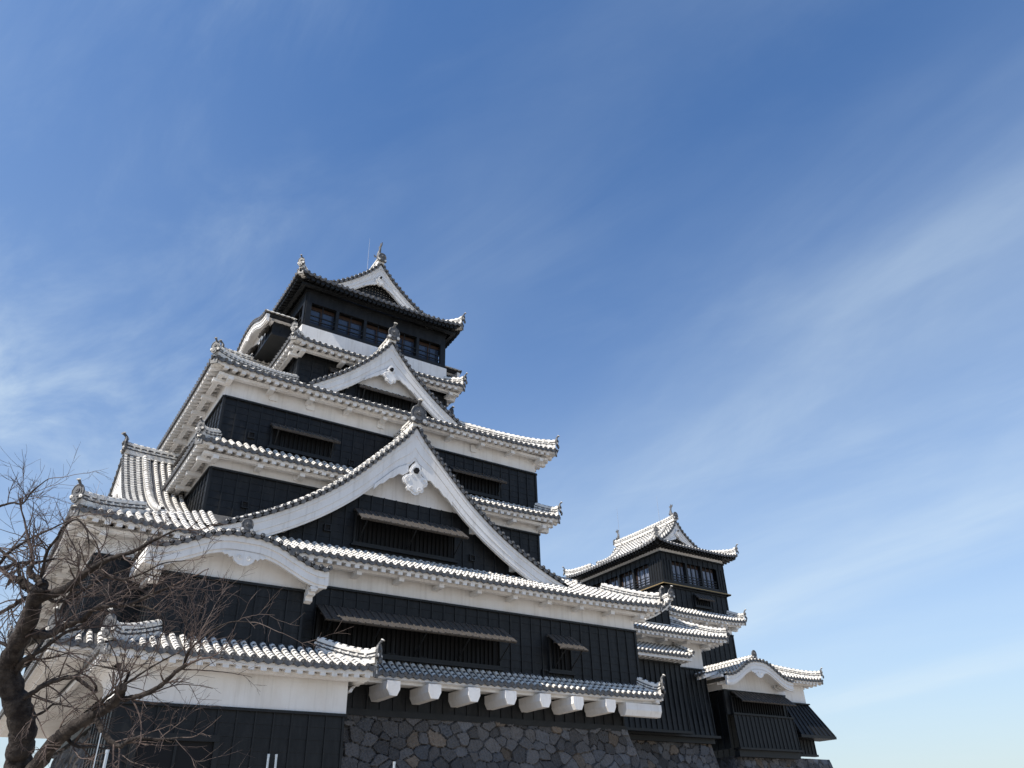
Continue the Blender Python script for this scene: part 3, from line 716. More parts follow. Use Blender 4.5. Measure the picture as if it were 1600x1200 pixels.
# first and second storey
body(keep, 0, 0, 12.8, 11.0, 2.85, 5.62, 6.75)
P1 = [(0, 14.42), (.5, 13.75), (1.08, 13.12), (2.1, 12.05), (3.0, 11.15), (4.1, 10.22), (5.3, 9.38), (6.4, 8.74), (7.5, 8.19), (8.5, 7.78), (9.5, 7.42), (10.3, 7.2)]
P1L = [(a*1.2, z) for a, z in P1[:10]]
P4 = [(0, 21.5), (.45, 20.9), (.95, 20.3), (2.0, 19.25), (3.0, 18.42), (4.0, 17.72), (5.0, 17.05), (6.0, 16.55), (6.8, 16.25)]
P4L = [(a*.9, z+.3 if z > 17 else z) for a, z in P4]
def blk(pr, df):
    F = prof_fn(smooth_prof(pr)); return lambda a, d: np.where(np.asarray(d) < df-.6, F(a), -50.)
r1, z1 = ring_roof(keep, 0, 0, 14.0, 12.1, 8.9, 8.27, 6.66, 8.95, .22, 12.8, 11.0, blocks={0: blk(P1, 10.65), 2: blk(P1, 10.65), 1: blk(P1L, 11.6), 3: blk(P1L, 11.6)}, cols=(0, 1, 3), orn=.54, hipend=.47)
gable(keep, 0, 0, 0, P1, 10.68, 8.2, 9.9, z1[0], hb=.84, orn=.95, pend=.86, pz=2.5, wall=(7.5, 10.56, 0), zfloor=7.0)
gable(keep, 3, 0, 0, P1L, 11.7, 8.8, 10.9, z1[3], hb=.82, orn=.8, pend=.8, pz=2.5, wall=(7.5, 10.56, 0), zfloor=7.0)
gable(keep, 1, 0, 0, P1L, 11.7, 8.8, 10.9, z1[1], hb=.82, orn=.8, pend=0, wall=(7.5, 10.56, 0), zfloor=7.0, cols=False)
# third storey
body(keep, 0, 0, 8.9, 8.25, 8.3, 11.02, 11.95)
ring_roof(keep, 0, 0, 9.87, 9.2, 8.88, 8.23, 11.78, 12.5, .18, 8.9, 8.25, cols=(0, 1, 3), orn=.44, bow=.1)
# fourth storey
body(keep, 0, 0, 8.88, 8.27, 12.3, 14.66, 16.0)
r4, z4 = ring_roof(keep, 0, 0, 9.9, 9.25, 4.7, 5.0, 15.82, 18.4, .25, 8.88, 8.27, blocks={0: blk(P4, 7.1), 2: blk(P4, 7.1), 1: blk(P4L, 7.8), 3: blk(P4L, 7.8)}, cols=(0, 1, 3), orn=.5)
gable(keep, 0, 0, 0, P4, 7.1, 4.9, 6.55, z4[0], hb=.74, orn=.8, pend=.62, pz=1.95, wall=(16.4, 18.45, 0), zfloor=16.2, rh=.42)
gable(keep, 3, 0, 0, P4L, 7.85, 4.6, 7.2, z4[3], hb=.72, orn=.7, pend=.6, pz=1.95, wall=(16.4, 18.6, 0), zfloor=16.2, rh=.42)
gable(keep, 1, 0, 0, P4L, 7.85, 4.6, 7.2, z4[1], hb=.72, orn=.7, pend=0, wall=(16.4, 18.6, 0), zfloor=16.2, cols=False, rh=.42)
# fifth storey and its narrow roof
body(keep, 0, 0, 4.68, 5.0, 17.6, 20.35, 20.62, batten=.75)
ring_roof(keep, 0, 0, 5.5, 6.08, 4.68, 4.9, 20.56, 21.25, .18, 4.68, 5.0, cols=(0, 1, 3), orn=.44, rafter=.42, bracket=2.4, bow=.1)
mb = MB()
for k in range(4):
    wA, wD = (4.74, 4.94) if k % 2 == 0 else (4.94, 4.74); T = side(k); mb.grid(np.stack([T([-wA, wA], wD, 21.0), T([-wA, wA], wD, 22.32)], 1), 0)
mb.grid(np.array([[(-4.74, -4.94, 22.32), (4.74, -4.94, 22.32)], [(-4.74, 4.94, 22.32), (4.74, 4.94, 22.32)]]), 0)
mb.build('plaster_wall', [PL], keep)
# top storey: black frame, glazed bays with rails, brown timber within
tp = MB()
for k in range(4):
    T = side(k); wA, wD = (4.63, 4.82) if k % 2 == 0 else (4.82, 4.63)
    box(tp, T, -wA, wA, wD-.10, wD+.10, 22.325, 22.55, 0); box(tp, T, -wA, wA, wD-.12, wD+.06, 24.02, 24.75, 1)
    for a in np.linspace(-wA+.16, wA-.16, 6): box(tp, T, a-(.09 if abs(a) < wA-.3 else .16), a+(.09 if abs(a) < wA-.3 else .16), wD-.14, wD+.07, 22.551, 24.019, 0)
    for z in (22.86, 23.16): box(tp, T, -wA, wA, wD-.02, wD+.04, z-.03, z+.03, 0)
    for a in np.linspace(-wA+.16, wA-.16, 11): box(tp, T, a-.02, a+.02, wD-.06, wD-.025, 22.551, 24.019, 0)
tp.build('window_frame', [BT, BD], keep)
for k in (0, 3, 1):
    T = side(k); wA, wD = (4.63, 4.82) if k % 2 == 0 else (4.82, 4.63); e = np.linspace(-wA+.16, wA-.16, 6)
    for i in range(5):
        m2 = MB(); box(m2, T, e[i]+.09, e[i+1]-.09, wD-.34, wD-.32, 22.55, 23.80, 0); ob = m2.build('window', [GL], keep)
        m3 = MB(); box(m3, T, e[i]+.09, e[i+1]-.09, wD-.36, wD-.28, 23.801, 24.02, 0); box(m3, T, (e[i]+e[i+1])/2-.04, (e[i]+e[i+1])/2+.04, wD-.318, wD-.26, 22.55, 23.80, 0); m3.build('window_head', [WD], ob)
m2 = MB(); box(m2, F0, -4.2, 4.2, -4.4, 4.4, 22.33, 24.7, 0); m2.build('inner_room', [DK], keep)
P6 = [(0, 29.08), (.35, 28.6), (.67, 28.22), (1.45, 27.46), (2.2, 26.84), (2.9, 26.36), (3.6, 26.0), (4.3, 25.74)]
r6, z6 = ring_roof(keep, 0, 0, 5.54, 5.76, 4.3, 4.3, 25.2, 25.74, .32, 4.63, 4.82, dark=True, orn=.46, rafter=.3, bracket=0, blocks={0: blk(P6, 4.6), 2: blk(P6, 4.6)}, cols=(0, 1, 3))
for k in (0, 2):
    gable(keep, k, 0, 0, P6, 4.56, 0 if k == 0 else .01, 4.05, z6[k], hb=.60, orn=.62, pend=.42, pz=1.25, wall=(25.5, 28.1, 0), lattice=True, rh=.5, zfloor=25.75, soff=0, finial=1, cols=(k == 0))
    fish(keep, side(k)(0, 4.1, 29.58), side(k)(0, 1, 0) - side(k)(0, 0, 0), .92)
rod(keep, (-.42, -3.2, 29.4), 2.6)
m2 = MB(); box(m2, F0, -4.72, 4.72, -4.9, 4.9, 24.74, 24.95, 0); m2.build('inner_room', [BD], keep)
# projecting box with a curved gable at the top of the left (and right) face
for k in (3, 1):
    T = side(k); bm = MB(); board_wall(bm, T, -3.3, 3.3, 5.9, 22.3, 23.15, cap=False)
    for s_ in (-1, 1):
        P = [T(s_*3.3, d, z) for z in (22.3, 23.15) for d in (4.6, 5.93)]; bm.grid(np.array(P).reshape(2, 2, 3), 0)
        for d in (4.9, 5.4, 5.9): box(bm, T, s_*3.3-.04, s_*3.3+.04, d-.04, d+.04, 22.2, 23.15, 1)
    box(bm, T, -3.36, 3.36, 4.65, 5.98, 22.12, 22.3, 1); b_ = bm.build('board_wall', [BD, BT], keep)
    for a in (-2.5, 0, 2.5): hood(keep, T, a-.5, a+.5, 5.9, 23.0, .45, .5, False)
    karahafu(keep, T, 0, [(0, 24.30), (.7, 24.24), (1.5, 23.98), (2.3, 23.60), (3.0, 23.40), (3.6, 23.36)], 6.55, 4.7, 5.92, (-3.5, 3.5, 23.0), hb=.5, pend=.6, orn=.5)
# shutters, windows, loopholes on the front
def win(T, a0, a1, d, zt, hh, out, drop):
    hood(keep, T, a0, a1, d, zt, out, drop); window(keep, T, a0+.15, a1-.25, d, zt-hh, zt-.12)
win(F0, -4.45, 4.6, 11.0, 4.85, 1.65, 1.22, .82)
win(F0, 7.1, 8.68, 11.0, 4.87, 1.55, 1.2, .82)
win(F0, -2.72, 2.8, 9.9, 9.74, 1.55, 1.12, .80)
win(F0, -6.6, -3.25, 8.27, 13.84, 1.1, .62, .42)
win(F0, 3.1, 6.5, 8.27, 13.84, 1.1, .62, .42)
win(F0, -1.75, 1.75, 6.55, 18.36, .9, .55, .35)
win(F0, -2.9, -1.3, 5.0, 19.9, .9, .35, .35)
for a in (-6.65, -4.78, -.95, 4.7): loophole(keep, F0, a, 8.27, 15.28)
for a in (-5.0, 5.0): loophole(keep, F0, a, 8.25, 11.42, .38)
for (a, z, d) in ((-2.4, 3.15, 11), (-1.0, 3.12, 11), (.5, 3.1, 11), (6.9, 3.1, 11), (-3.9, 8.6, 9.92), (3.6, 8.4, 9.92), (-7.4, 13.0, 8.27), (-2.4, 12.75, 8.27), (-7.2, 9.6, 8.25)): gunport(keep, F0, a, d, z, .16)
for a in (-5.5, 1.5): win(L0, a, a+3, 12.8, 4.8, 1.5, 1.0, .8)
for a in (-5, 2): win(L0, a, a+2.6, 8.88, 13.84, 1.1, .62, .42)
rod(keep, (-13.35, -11.5, 7.2), 1.0, .02)
# slender drain pipe down the left part of the front
m2 = MB(); sweep_tube(m2, np.array([(-12.15, -11.12, 5.4), (-12.15, -11.12, 3.2)]), .022, 0, 6); m2.build('drain_pipe', [BT], keep)

# ================================================================== entrance turret in front of the keep's left part
ent = thing('entrance_turret', 'black boarded turret with a curved white gable, behind the bare tree', 'turret', (-7.7, -13.6, GZ))
EX, EW = -7.72, 3.78        # centre and half width of the lower storey
TE_ = side(0, EX, 0)
lo = MB(); board_wall(lo, TE_, -EW, EW, 13.6, GZ, .36, batten=.62, row=.42)
for s_ in (-1, 1):
    TS = side(1 if s_ > 0 else 3, EX, -11.8); board_wall(lo, TS, -1.8, 1.8, EW, GZ, .36, row=.42)
lo.build('board_wall', [BD, BT], ent)
pw = MB(); q = .05
pw.grid(np.stack([TE_([-EW-q, EW+q], 13.66, .36), TE_([-EW-q, EW+q], 13.66, 2.0)], 1), 0)
for s_ in (-1, 1): pw.grid(np.stack([TE_([s_*(EW+q)]*2, [13.66, 10.9], .36), TE_([s_*(EW+q)]*2, [13.66, 10.9], 2.0)], 1), 0)
pw.grid(np.array([[TE_(-EW-q, 13.66, .36), TE_(EW+q, 13.66, .36)], [TE_(-EW-q, 13.4, .36), TE_(EW+q, 13.4, .36)]]), 0)
pw.build('plaster_wall', [PL], ent)
ring_roof(ent, EX, -9.0, EW+.82, 5.58, 2.9, 4.02, 1.86, 2.66, .10, EW+.05, 4.66, sides=(0, 1, 3), orn=.5, hips=(0, 3), name='pent_roof', bracket=0, part={1: (-9, -1.9), 3: (1.9, 9)}, rafter=.42, fh=.14)
ub = MB(); board_wall(ub, side(0, -8.42, 0), -2.62, 2.72, 13.05, 2.4, 4.72, batten=.62, row=.42)
for s_ in (-1, 1):
    TS = side(1 if s_ > 0 else 3, -8.37, -12.0); board_wall(ub, TS, -1.05, 1.05, 2.67, 2.4, 4.72, row=.42, cap=False)
ub.build('board_wall', [BD, BT], ent)
th = np.linspace(0, math.pi/2, 7)
for s_ in (3, 1):
    cvv = MB(); TS = side(s_, EX, -9.0); dd_ = EW+.055 + .62*(1-np.cos(th)); zz_ = 1.02 + .50*np.sin(th)
    cvv.grid(np.stack([TS(a, dd_, zz_) for a in ((1.95, 4.62) if s_ == 3 else (-4.62, -1.95))], 0), 0)
    cvv.build('cove', [PL], ent)
TK = side(0, -8.32, 0)
karahafu(ent, TK, 0, [(0, 6.32), (.6, 6.30), (1.2, 6.15), (1.85, 5.86), (2.45, 5.60), (2.95, 5.48), (3.25, 5.50)], 13.85, 11.05, 13.07, (-2.75, 2.75, 4.79), hb=.62, pend=.85, orn=.5)
for s_ in (-1, 1):
    m2 = MB(); q = lambda a0, a1, d0, d1, z0_, z1_: box(m2, TK, *sorted((s_*a0, s_*a1)), d0, d1, z0_, z1_, 0)
    q(3.12, 3.27, 11.1, 13.78, 4.86, 5.36); q(2.62, 3.12, 11.1, 13.6, 5.12, 5.20)
    for d in np.arange(11.2, 13.6, .31): q(2.62, 3.12, d-.08, d+.08, 4.80, 5.119)
    q(2.66, 2.86, 11.1, 13.7, 4.62, 4.799)
    m2.build('eave', [PL], ent)
    m2 = MB()
    prf = [(13.0, 4.79), (13.72, 4.79), (13.72, 4.68), (13.50, 4.66), (13.50, 4.53), (13.26, 4.51), (13.26, 4.36), (13.08, 4.30), (13.0, 4.30)]
    m2.prism(np.array([TK(s_*2.76-.14, d, z) for d, z in prf]), np.array([TK(s_*2.76+.14, d, z) for d, z in prf]), 0); m2.build('bracket', [PL], ent)
m2 = MB(); box(m2, TE_, -2.95, -.65, 13.62, 13.70, GZ, -.66, 0); dr = m2.build('door', [DK], ent)
m2 = MB(); box(m2, TE_, -3.1, -.5, 13.62, 13.82, -.66, -.45, 0); box(m2, TE_, -3.12, -2.95, 13.62, 13.80, GZ, -.661, 0); box(m2, TE_, -.65, -.48, 13.62, 13.80, GZ, -.661, 0)
box(m2, TE_, -1.84, -1.76, 13.701, 13.74, GZ, -.661, 0); m2.build('door_frame', [BT], dr)

# ================================================================== small keep
sk = thing('small_keep', 'smaller distant castle tower with glazed top storey, right of the tall keep', 'castle tower', (32.5, 7.7, 0))
SX, SY = 32.5, 7.7; S0 = side(0, SX, SY); S3 = side(3, SX, SY); S1 = side(1, SX, SY)
body(sk, SX, SY, 3.5, 5.15, 5.0, 10.55, 11.7)
ring_roof(sk, SX, SY, 4.42, 6.1, 3.5, 5.15, 11.5, 12.15, .16, 3.5, 5.15, cols=(0, 3), orn=.5, bow=.1)
body(sk, SX, SY, 3.5, 5.13, 11.9, 13.72, 13.72)
bw_ = MB()
for k in range(4):      # overhanging top storey: corner boards, band above, glazed openings
    T = side(k, SX, SY); wA, wD = (3.62, 5.22) if k % 2 == 0 else (5.22, 3.62)
    board_wall(bw_, T, -wA, wA, wD, 15.95, 16.5, row=.6)
    c_ = .95 if k % 2 == 0 else 1.5
    for s_ in (-1, 1): board_wall(bw_, T, *sorted((s_*wA, s_*(wA-c_))), wD, 13.95, 15.95, batten=.32, row=2.0, cap=False)
    box(bw_, T, -wA, wA, wD-.06, wD+.05, 13.951, 14.25, 1)
bw_.build('board_wall', [BD, BT], sk)
led = MB()
for k in range(4):
    T = side(k, SX, SY); wA, wD = (3.62, 5.22) if k % 2 == 0 else (5.22, 3.62)
    box(led, T, -wA-.22, wA+.22, wD-.3, wD+.22, 13.82, 13.95, 0)
led.build('ledge', [BT], sk)
lg = MB()
for k in range(4):
    T = side(k, SX, SY); wA, wD = (3.62, 5.22) if k % 2 == 0 else (5.22, 3.62); box(lg, T, -wA-.224, wA+.224, wD+.221, wD+.235, 13.87, 13.94, 0)
lg.build('gilt_trim', [GO], sk)
def skwin(T, wD, e):
    for i in range(len(e)-1):
        a0, a1 = e[i]+.10, e[i+1]-.10
        m2 = MB(); box(m2, T, a0, a1, wD-.30, wD-.28, 14.25, 15.7, 0); ob = m2.build('window', [GP], sk)
        m3 = MB(); box(m3, T, a0, a1, wD-.32, wD-.24, 15.701, 15.95, 0); box(m3, T, a0, a0+.10, wD-.279, wD-.2, 14.25, 15.7, 0); m3.build('window_head', [WD], ob)
        m4 = MB(); box(m4, T, e[i]-.10, e[i]+.10, wD-.2, wD+.06, 14.251, 15.95, 0)
        for z in (14.42, 14.62, 14.84): box(m4, T, a0, a1, wD-.03, wD+.02, z-.03, z+.03, 0)
        for a in (a0+(a1-a0)*.34, a0+(a1-a0)*.68): box(m4, T, a-.035, a+.035, wD-.14, wD-.05, 14.251, 15.95, 0)
        m4.build('window_frame', [BT], ob)
skwin(S0, 5.22, np.linspace(-2.6, 2.6, 4)); skwin(S3, 3.62, np.linspace(-3.7, 3.7, 5))
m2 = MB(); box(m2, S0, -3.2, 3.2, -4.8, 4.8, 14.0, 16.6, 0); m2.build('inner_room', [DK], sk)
PS = [(0, 20.25), (.3, 19.75), (.63, 19.32), (1.1, 18.9), (1.6, 18.5), (2.3, 18.08), (3.0, 17.78), (3.4, 17.62)]
rs_, zs_ = ring_roof(sk, SX, SY, 4.7, 6.2, 3.4, 4.0, 16.98, 17.62, .30, 3.62, 5.22, orn=.5, blocks={0: blk(PS, 4.0), 2: blk(PS, 4.0)}, cols=(0, 3), eav=False)
cv = MB()
for k in range(4):
    T = side(k, SX, SY); A_o, D_o, wA, wD = (4.7, 6.2, 3.62, 5.22) if k % 2 == 0 else (6.2, 4.7, 5.22, 3.62)
    s_ = np.linspace(-1, 1, 31); ez = zs_[k](s_*A_o, D_o)
    cv.grid(np.stack([T(s_*(A_o-.1), D_o-.1, ez-.13), T(s_*(wA+.02), wD+.02, np.full(31, 16.97))], 1), 0)
    for a in np.arange(-A_o+.3, A_o-.2, .345):
        dm = wD if abs(a) <= wA else D_o - (A_o-abs(a))*(D_o-wD)/(A_o-wA); z_ = float(zs_[k](a, D_o))
        if D_o-dm > .3: cv.hexa(T([a-.07, a+.07, a+.07, a-.07]*2, [D_o-.12]*2 + [dm]*2 + [D_o-.12]*2 + [dm]*2, [z_-.27]*2 + [16.82]*2 + [z_-.12]*2 + [16.96]*2), 0)
    fz = MB(); fz.grid(np.stack([T([-wA-.02, wA+.02], wD+.03, 16.50), T([-wA-.02, wA+.02], wD+.03, 17.0)], 1), 0); fz.build('plaster_wall', [PL], sk)
cv.build('eave', [BT], rs_)

for k in (0, 2):
    gable(sk, k, SX, SY, PS, 4.02, 0 if k == 0 else .01, 3.6, zs_[k], hb=.5, orn=.6, pend=.38, pz=1.0, wall=(17.4, 18.9, 0), lattice=True, rh=.42, zfloor=17.6, soff=0, finial=1)
    fish(sk, side(k, SX, SY)(0, 3.6, 20.66), side(k)(0, 1, 0) - side(k)(0, 0, 0), .75)
gable_left = [side(3, SX, SY)]
rod(sk, (SX-.35, SY-2.4, 20.4), 2.6); rod(sk, (SX-.35, SY+3.0, 20.4), 3.4)
hood(sk, S0, -.35, 1.5, 5.15, 13.5, .55, .5, False); window(sk, S0, -.3, 1.3, 5.15, 12.6, 13.35)

# lower wing of the small keep with the curved gable
KC = 31.45; K0 = side(0, KC, 0)
kb = MB(); board_wall(kb, side(0, 32.15, 0), -3.3, 3.1, 2.0, 3.65, 5.2, batten=.45, row=.5)
for s_ in (1,): board_wall(kb, side(3, 32.15, 2), -4, 4, 3.3, 1.5, 5.2, cap=False, row=.5); board_wall(kb, side(1, 32.15, 2), -4, 4, 3.1, 1.5, 5.2, cap=False, row=.5)
board_wall(kb, side(0, 32.3, 0), -3.1, 3.15, 2.25, 1.55, 3.65, batten=.42, row=2.2, flare=lambda z: max(0, (3.65-z))*.06)
box(kb, side(0, 32.3, 0), -3.2, 3.3, 1.9, 2.55, 1.42, 1.55, 1)
box(kb, side(0, 32.3, 0), -3.1, 3.15, 1.9, 2.3, 1.0, 1.42, 1)
kb.build('board_wall', [BD, BT], sk)
kp = MB(); kp.grid(np.stack([K0([-2.65, 3.95], 2.02, 5.27), K0([-2.65, 3.95], 2.02, 6.3)], 1), 0); kp.grid(np.stack([K0([-2.65, -2.65], [2.02, -3], 5.27), K0([-2.65, -2.65], [2.02, -3], 6.3)], 1), 0)
kp.grid(np.stack([K0([3.95, 3.95], [2.02, -3], 5.27), K0([3.95, 3.95], [2.02, -3], 6.3)], 1), 0); kp.build('plaster_wall', [PL], sk)
karahafu(sk, K0, 0, [(0, 7.22), (.6, 7.18), (1.2, 6.98), (1.8, 6.62), (2.4, 6.28), (2.9, 6.10), (3.45, 6.05)], 3.35, -4.0, 2.05, (-2.6, 3.4, 5.5), hb=.62, pend=.9, orn=.55)
ring_roof(sk, KC-.6, 3.0, 4.6, 5.9, 1.9, 3.4, 5.95, 6.9, .1, 2.2, 4.9, sides=(3,), hips=(), orn=0, name='side_roof', bracket=0)
hood(sk, side(0, 32.15, 0), -2.65, 2.95, 2.05, 5.15, 1.0, .75, False); window(sk, side(0, 32.15, 0), -2.7, 2.6, 2.0, 3.8, 4.8, .25)
# right-hand body beyond it
DXc, DYc = 37.3, 4.5; D0 = side(0, DXc, DYc)
fl = lambda z: max(0., 5.05-z)*.62 if z > 2.6 else 0.
db_ = MB(); board_wall(db_, D0, -2.6, 2.35, 5.0, 1.55, 2.75, row=.5, batten=.4); board_wall(db_, side(1, DXc, DYc), -5, 5, 2.35, 1.55, 2.75, row=.5, batten=.4)
zz = [2.75, 5.05]
def quad4(a, b, c, d): db_.grid(np.array([[a, b], [d, c]]), 0)
f0 = 1.08; A_ = D0
quad4(A_(-.5, 5.05+f0, 2.75), A_(2.4+f0, 5.05+f0, 2.75), A_(2.4, 5.05, 5.05), A_(-.5, 5.05, 5.05)); quad4(A_(2.4+f0, 5.05+f0, 2.75), A_(2.4+f0, -5, 2.75), A_(2.4, -5, 5.05), A_(2.4, 5.05, 5.05))
quad4(A_(-.5, 5.05+f0, 2.75), A_(2.4+f0, 5.05+f0, 2.75), A_(2.4+f0, -5, 2.75), A_(-.5, -5, 2.75)); quad4(A_(-.5, 5.05+f0, 2.75), A_(-.5, 5.0, 2.75), A_(-.5, 5.0, 5.05), A_(-.5, 5.05, 5.05))
for a in np.linspace(-.45, 2.4, 8):
    ab = -.5 + (a+.5)*(2.9+f0)/2.9; db_.hexa([A_(ab-.03, 5.05+f0-.02, 2.76), A_(ab+.03, 5.05+f0-.02, 2.76), A_(ab+.03, 5.05+f0+.06, 2.76), A_(ab-.03, 5.05+f0+.06, 2.76), A_(a-.03, 5.03, 5.05), A_(a+.03, 5.03, 5.05), A_(a+.03, 5.11, 5.05), A_(a-.03, 5.11, 5.05)], 1)
for a in np.linspace(-4.5, 4.9, 14):
    db_.hexa([A_(2.4+f0-.02, a-.03, 2.76), A_(2.4+f0+.06, a-.03, 2.76), A_(2.4+f0+.06, a+.03, 2.76), A_(2.4+f0-.02, a+.03, 2.76), A_(2.38, a-.03, 5.05), A_(2.46, a-.03, 5.05), A_(2.46, a+.03, 5.05), A_(2.38, a+.03, 5.05)], 1)
box(db_, D0, -.5, 2.5+f0, 4.6, 5.1+f0, 2.55, 2.745, 1); box(db_, D0, -2.6, 2.5, 4.7, 5.08, 1.42, 1.55, 1); box(db_, D0, -2.6, 2.55, 4.8, 5.2, 5.05, 5.14, 1)
box(db_, D0, -2.6, -.6, 5.02, 5.1, 2.76, 5.05, 1)
db_.build('board_wall', [BD, BT], sk)
body(sk, DXc, DYc, 2.35, 5.0, 5.13, 5.13, 6.7)
ring_roof(sk, DXc, DYc, 3.55, 6.15, .6, 3.0, 6.72, 8.0, .12, 2.35, 5.0, cols=(0, 3), orn=.45, bracket=0, sides=(0, 1, 2))

# ================================================================== connecting turret
ct = thing('connecting_turret', 'low wing with stepped tile roofs between the tall keep and the small tower', 'turret', (20, 3, 0))
CX_, CY_ = 20.0, 3.0; C0 = side(0, CX_, CY_)
body(ct, CX_, CY_, 7.2, 5.0, 2.15, 6.37, 8.3, sides=(0, 1), batten=.45, flare=lambda z: max(0, 4.5-z)*.10)
m2 = MB(); box(m2, C0, -7.2, 7.4, 4.9, 5.5, 2.0, 2.15, 0); box(m2, C0, -7.2, 7.2, 4.6, 5.1, 1.7, 2.0, 0); m2.build('sill_beam', [BT], ct)
ring_roof(ct, CX_, CY_, 8.6, 6.5, 5.2, 3.1, 8.28, 10.1, .16, 7.2, 5.0, sides=(0, 1), hips=(1, 0), orn=.5, cols=(0,), bracket=2.2)
P_ = MB(); board_wall(P_, C0, -7.0, 3.9, 6.0, 2.2, 6.32, batten=.45, row=.5, flare=lambda z: max(0, 4.5-z)*.06); board_wall(P_, side(1, CX_, CY_), -6.0, -4.9, 3.9, 2.2, 6.32, row=.5)
box(P_, C0, -7.0, 4.05, 5.9, 6.35, 2.05, 2.2, 1); P_.build('board_wall', [BD, BT], ct)
mb = MB(); ev = MB(); zf = lambda a, d: 6.74 + (6.85-d)*.52 + 0*np.asarray(a)
aa = np.arange(-7.2, 4.45, PITCH)
mb.grid(C0(np.array([[-7.3, -7.3], [4.5, 4.5]]), np.array([[6.85, 5.0], [6.85, 5.0]]), np.array([[6.74, 7.7], [6.74, 7.7]])), 0)
for a in aa: column(mb, C0(a, np.linspace(6.85, 5.02, 6), zf(a, np.linspace(6.85, 5.02, 6)) + .02), np.array([1., 0, 0]))
for a in aa[:-1]+PITCH/2: scallop(mb, C0(a, 6.85, 6.71), np.array([1., 0, 0]), -UP, np.array([0, 1., 0]), PITCH*.5)
ridge(mb, C0(np.full(6, 4.5), np.linspace(6.8, 5.05, 6), zf(0, np.linspace(6.8, 5.05, 6))+.05), .10, .20)
rf = mb.build('pent_roof', TMATS, ct)
box(ev, C0, -7.3, 4.35, 6.62, 6.78, 6.44, 6.64, 0); ev.grid(C0(np.array([[-7.3, -7.3], [4.35, 4.35]]), np.array([[6.7, 5.0], [6.7, 5.0]]), np.array([[6.6, 7.4], [6.6, 7.4]])), 0)
for a in np.arange(-7.2, 4.3, .42): box(ev, C0, a-.09, a+.09, 6.0, 6.60, 6.40, 6.64, 0)
ev.build('eave', [PL], rf)
# half gable where the turret roof runs up against the keep
HG = side(0, 24.75, 0)
gable(ct, 0, 24.75, 0, [(0, 10.95), (.8, 10.35), (1.6, 9.9), (2.6, 9.5)], 2.2, -2.0, 1.7, None, hb=.16, orn=.62, pend=0, wall=(9.3, 10.3, 0), one=-1, rh=.35, soff=0)

m2 = MB(); box(m2, HG, -2.2, 0, 1.5, 1.74, 8.9, 9.29, 0); m2.build('plaster_wall', [PL], ct)
# ================================================================== posts
def post(label, x, y, top, r, lean=(0, 0), group='slim metal posts'):
    mb = MB(); sweep_tube(mb, np.array([(x, y, GZ), (x+lean[0]*.5, y+lean[1]*.5, (GZ+top)/2), (x+lean[0], y+lean[1], top)]), r, 0, 8)
    disc(mb, np.array([x+lean[0], y+lean[1], top]), UP, np.array([1., 0, 0]), np.array([0, 1., 0]), r*1.25, .02, 0, 8, False)
    o = mb.build('metal_post', [SV]); tag(o, label, 'post', group); return o
post('left, upright one of the two pale posts standing close together', -12.745, -32.9, -2.9, .011)
post('right, leaning one of the two pale posts standing close together', -12.60, -32.9, -2.9, .011, (-.06, 0))
post('short slim pale post standing alone before the stone wall', -11.18, -32.73, -2.92, .014)
post('slim pale post beside the lower right limb of the bare tree', -14.3, -32.71, -2.89, .015)
post('thinnest post, at the far left beside the lower limb of the bare tree', -14.5, -33.47, -2.83, .0045)

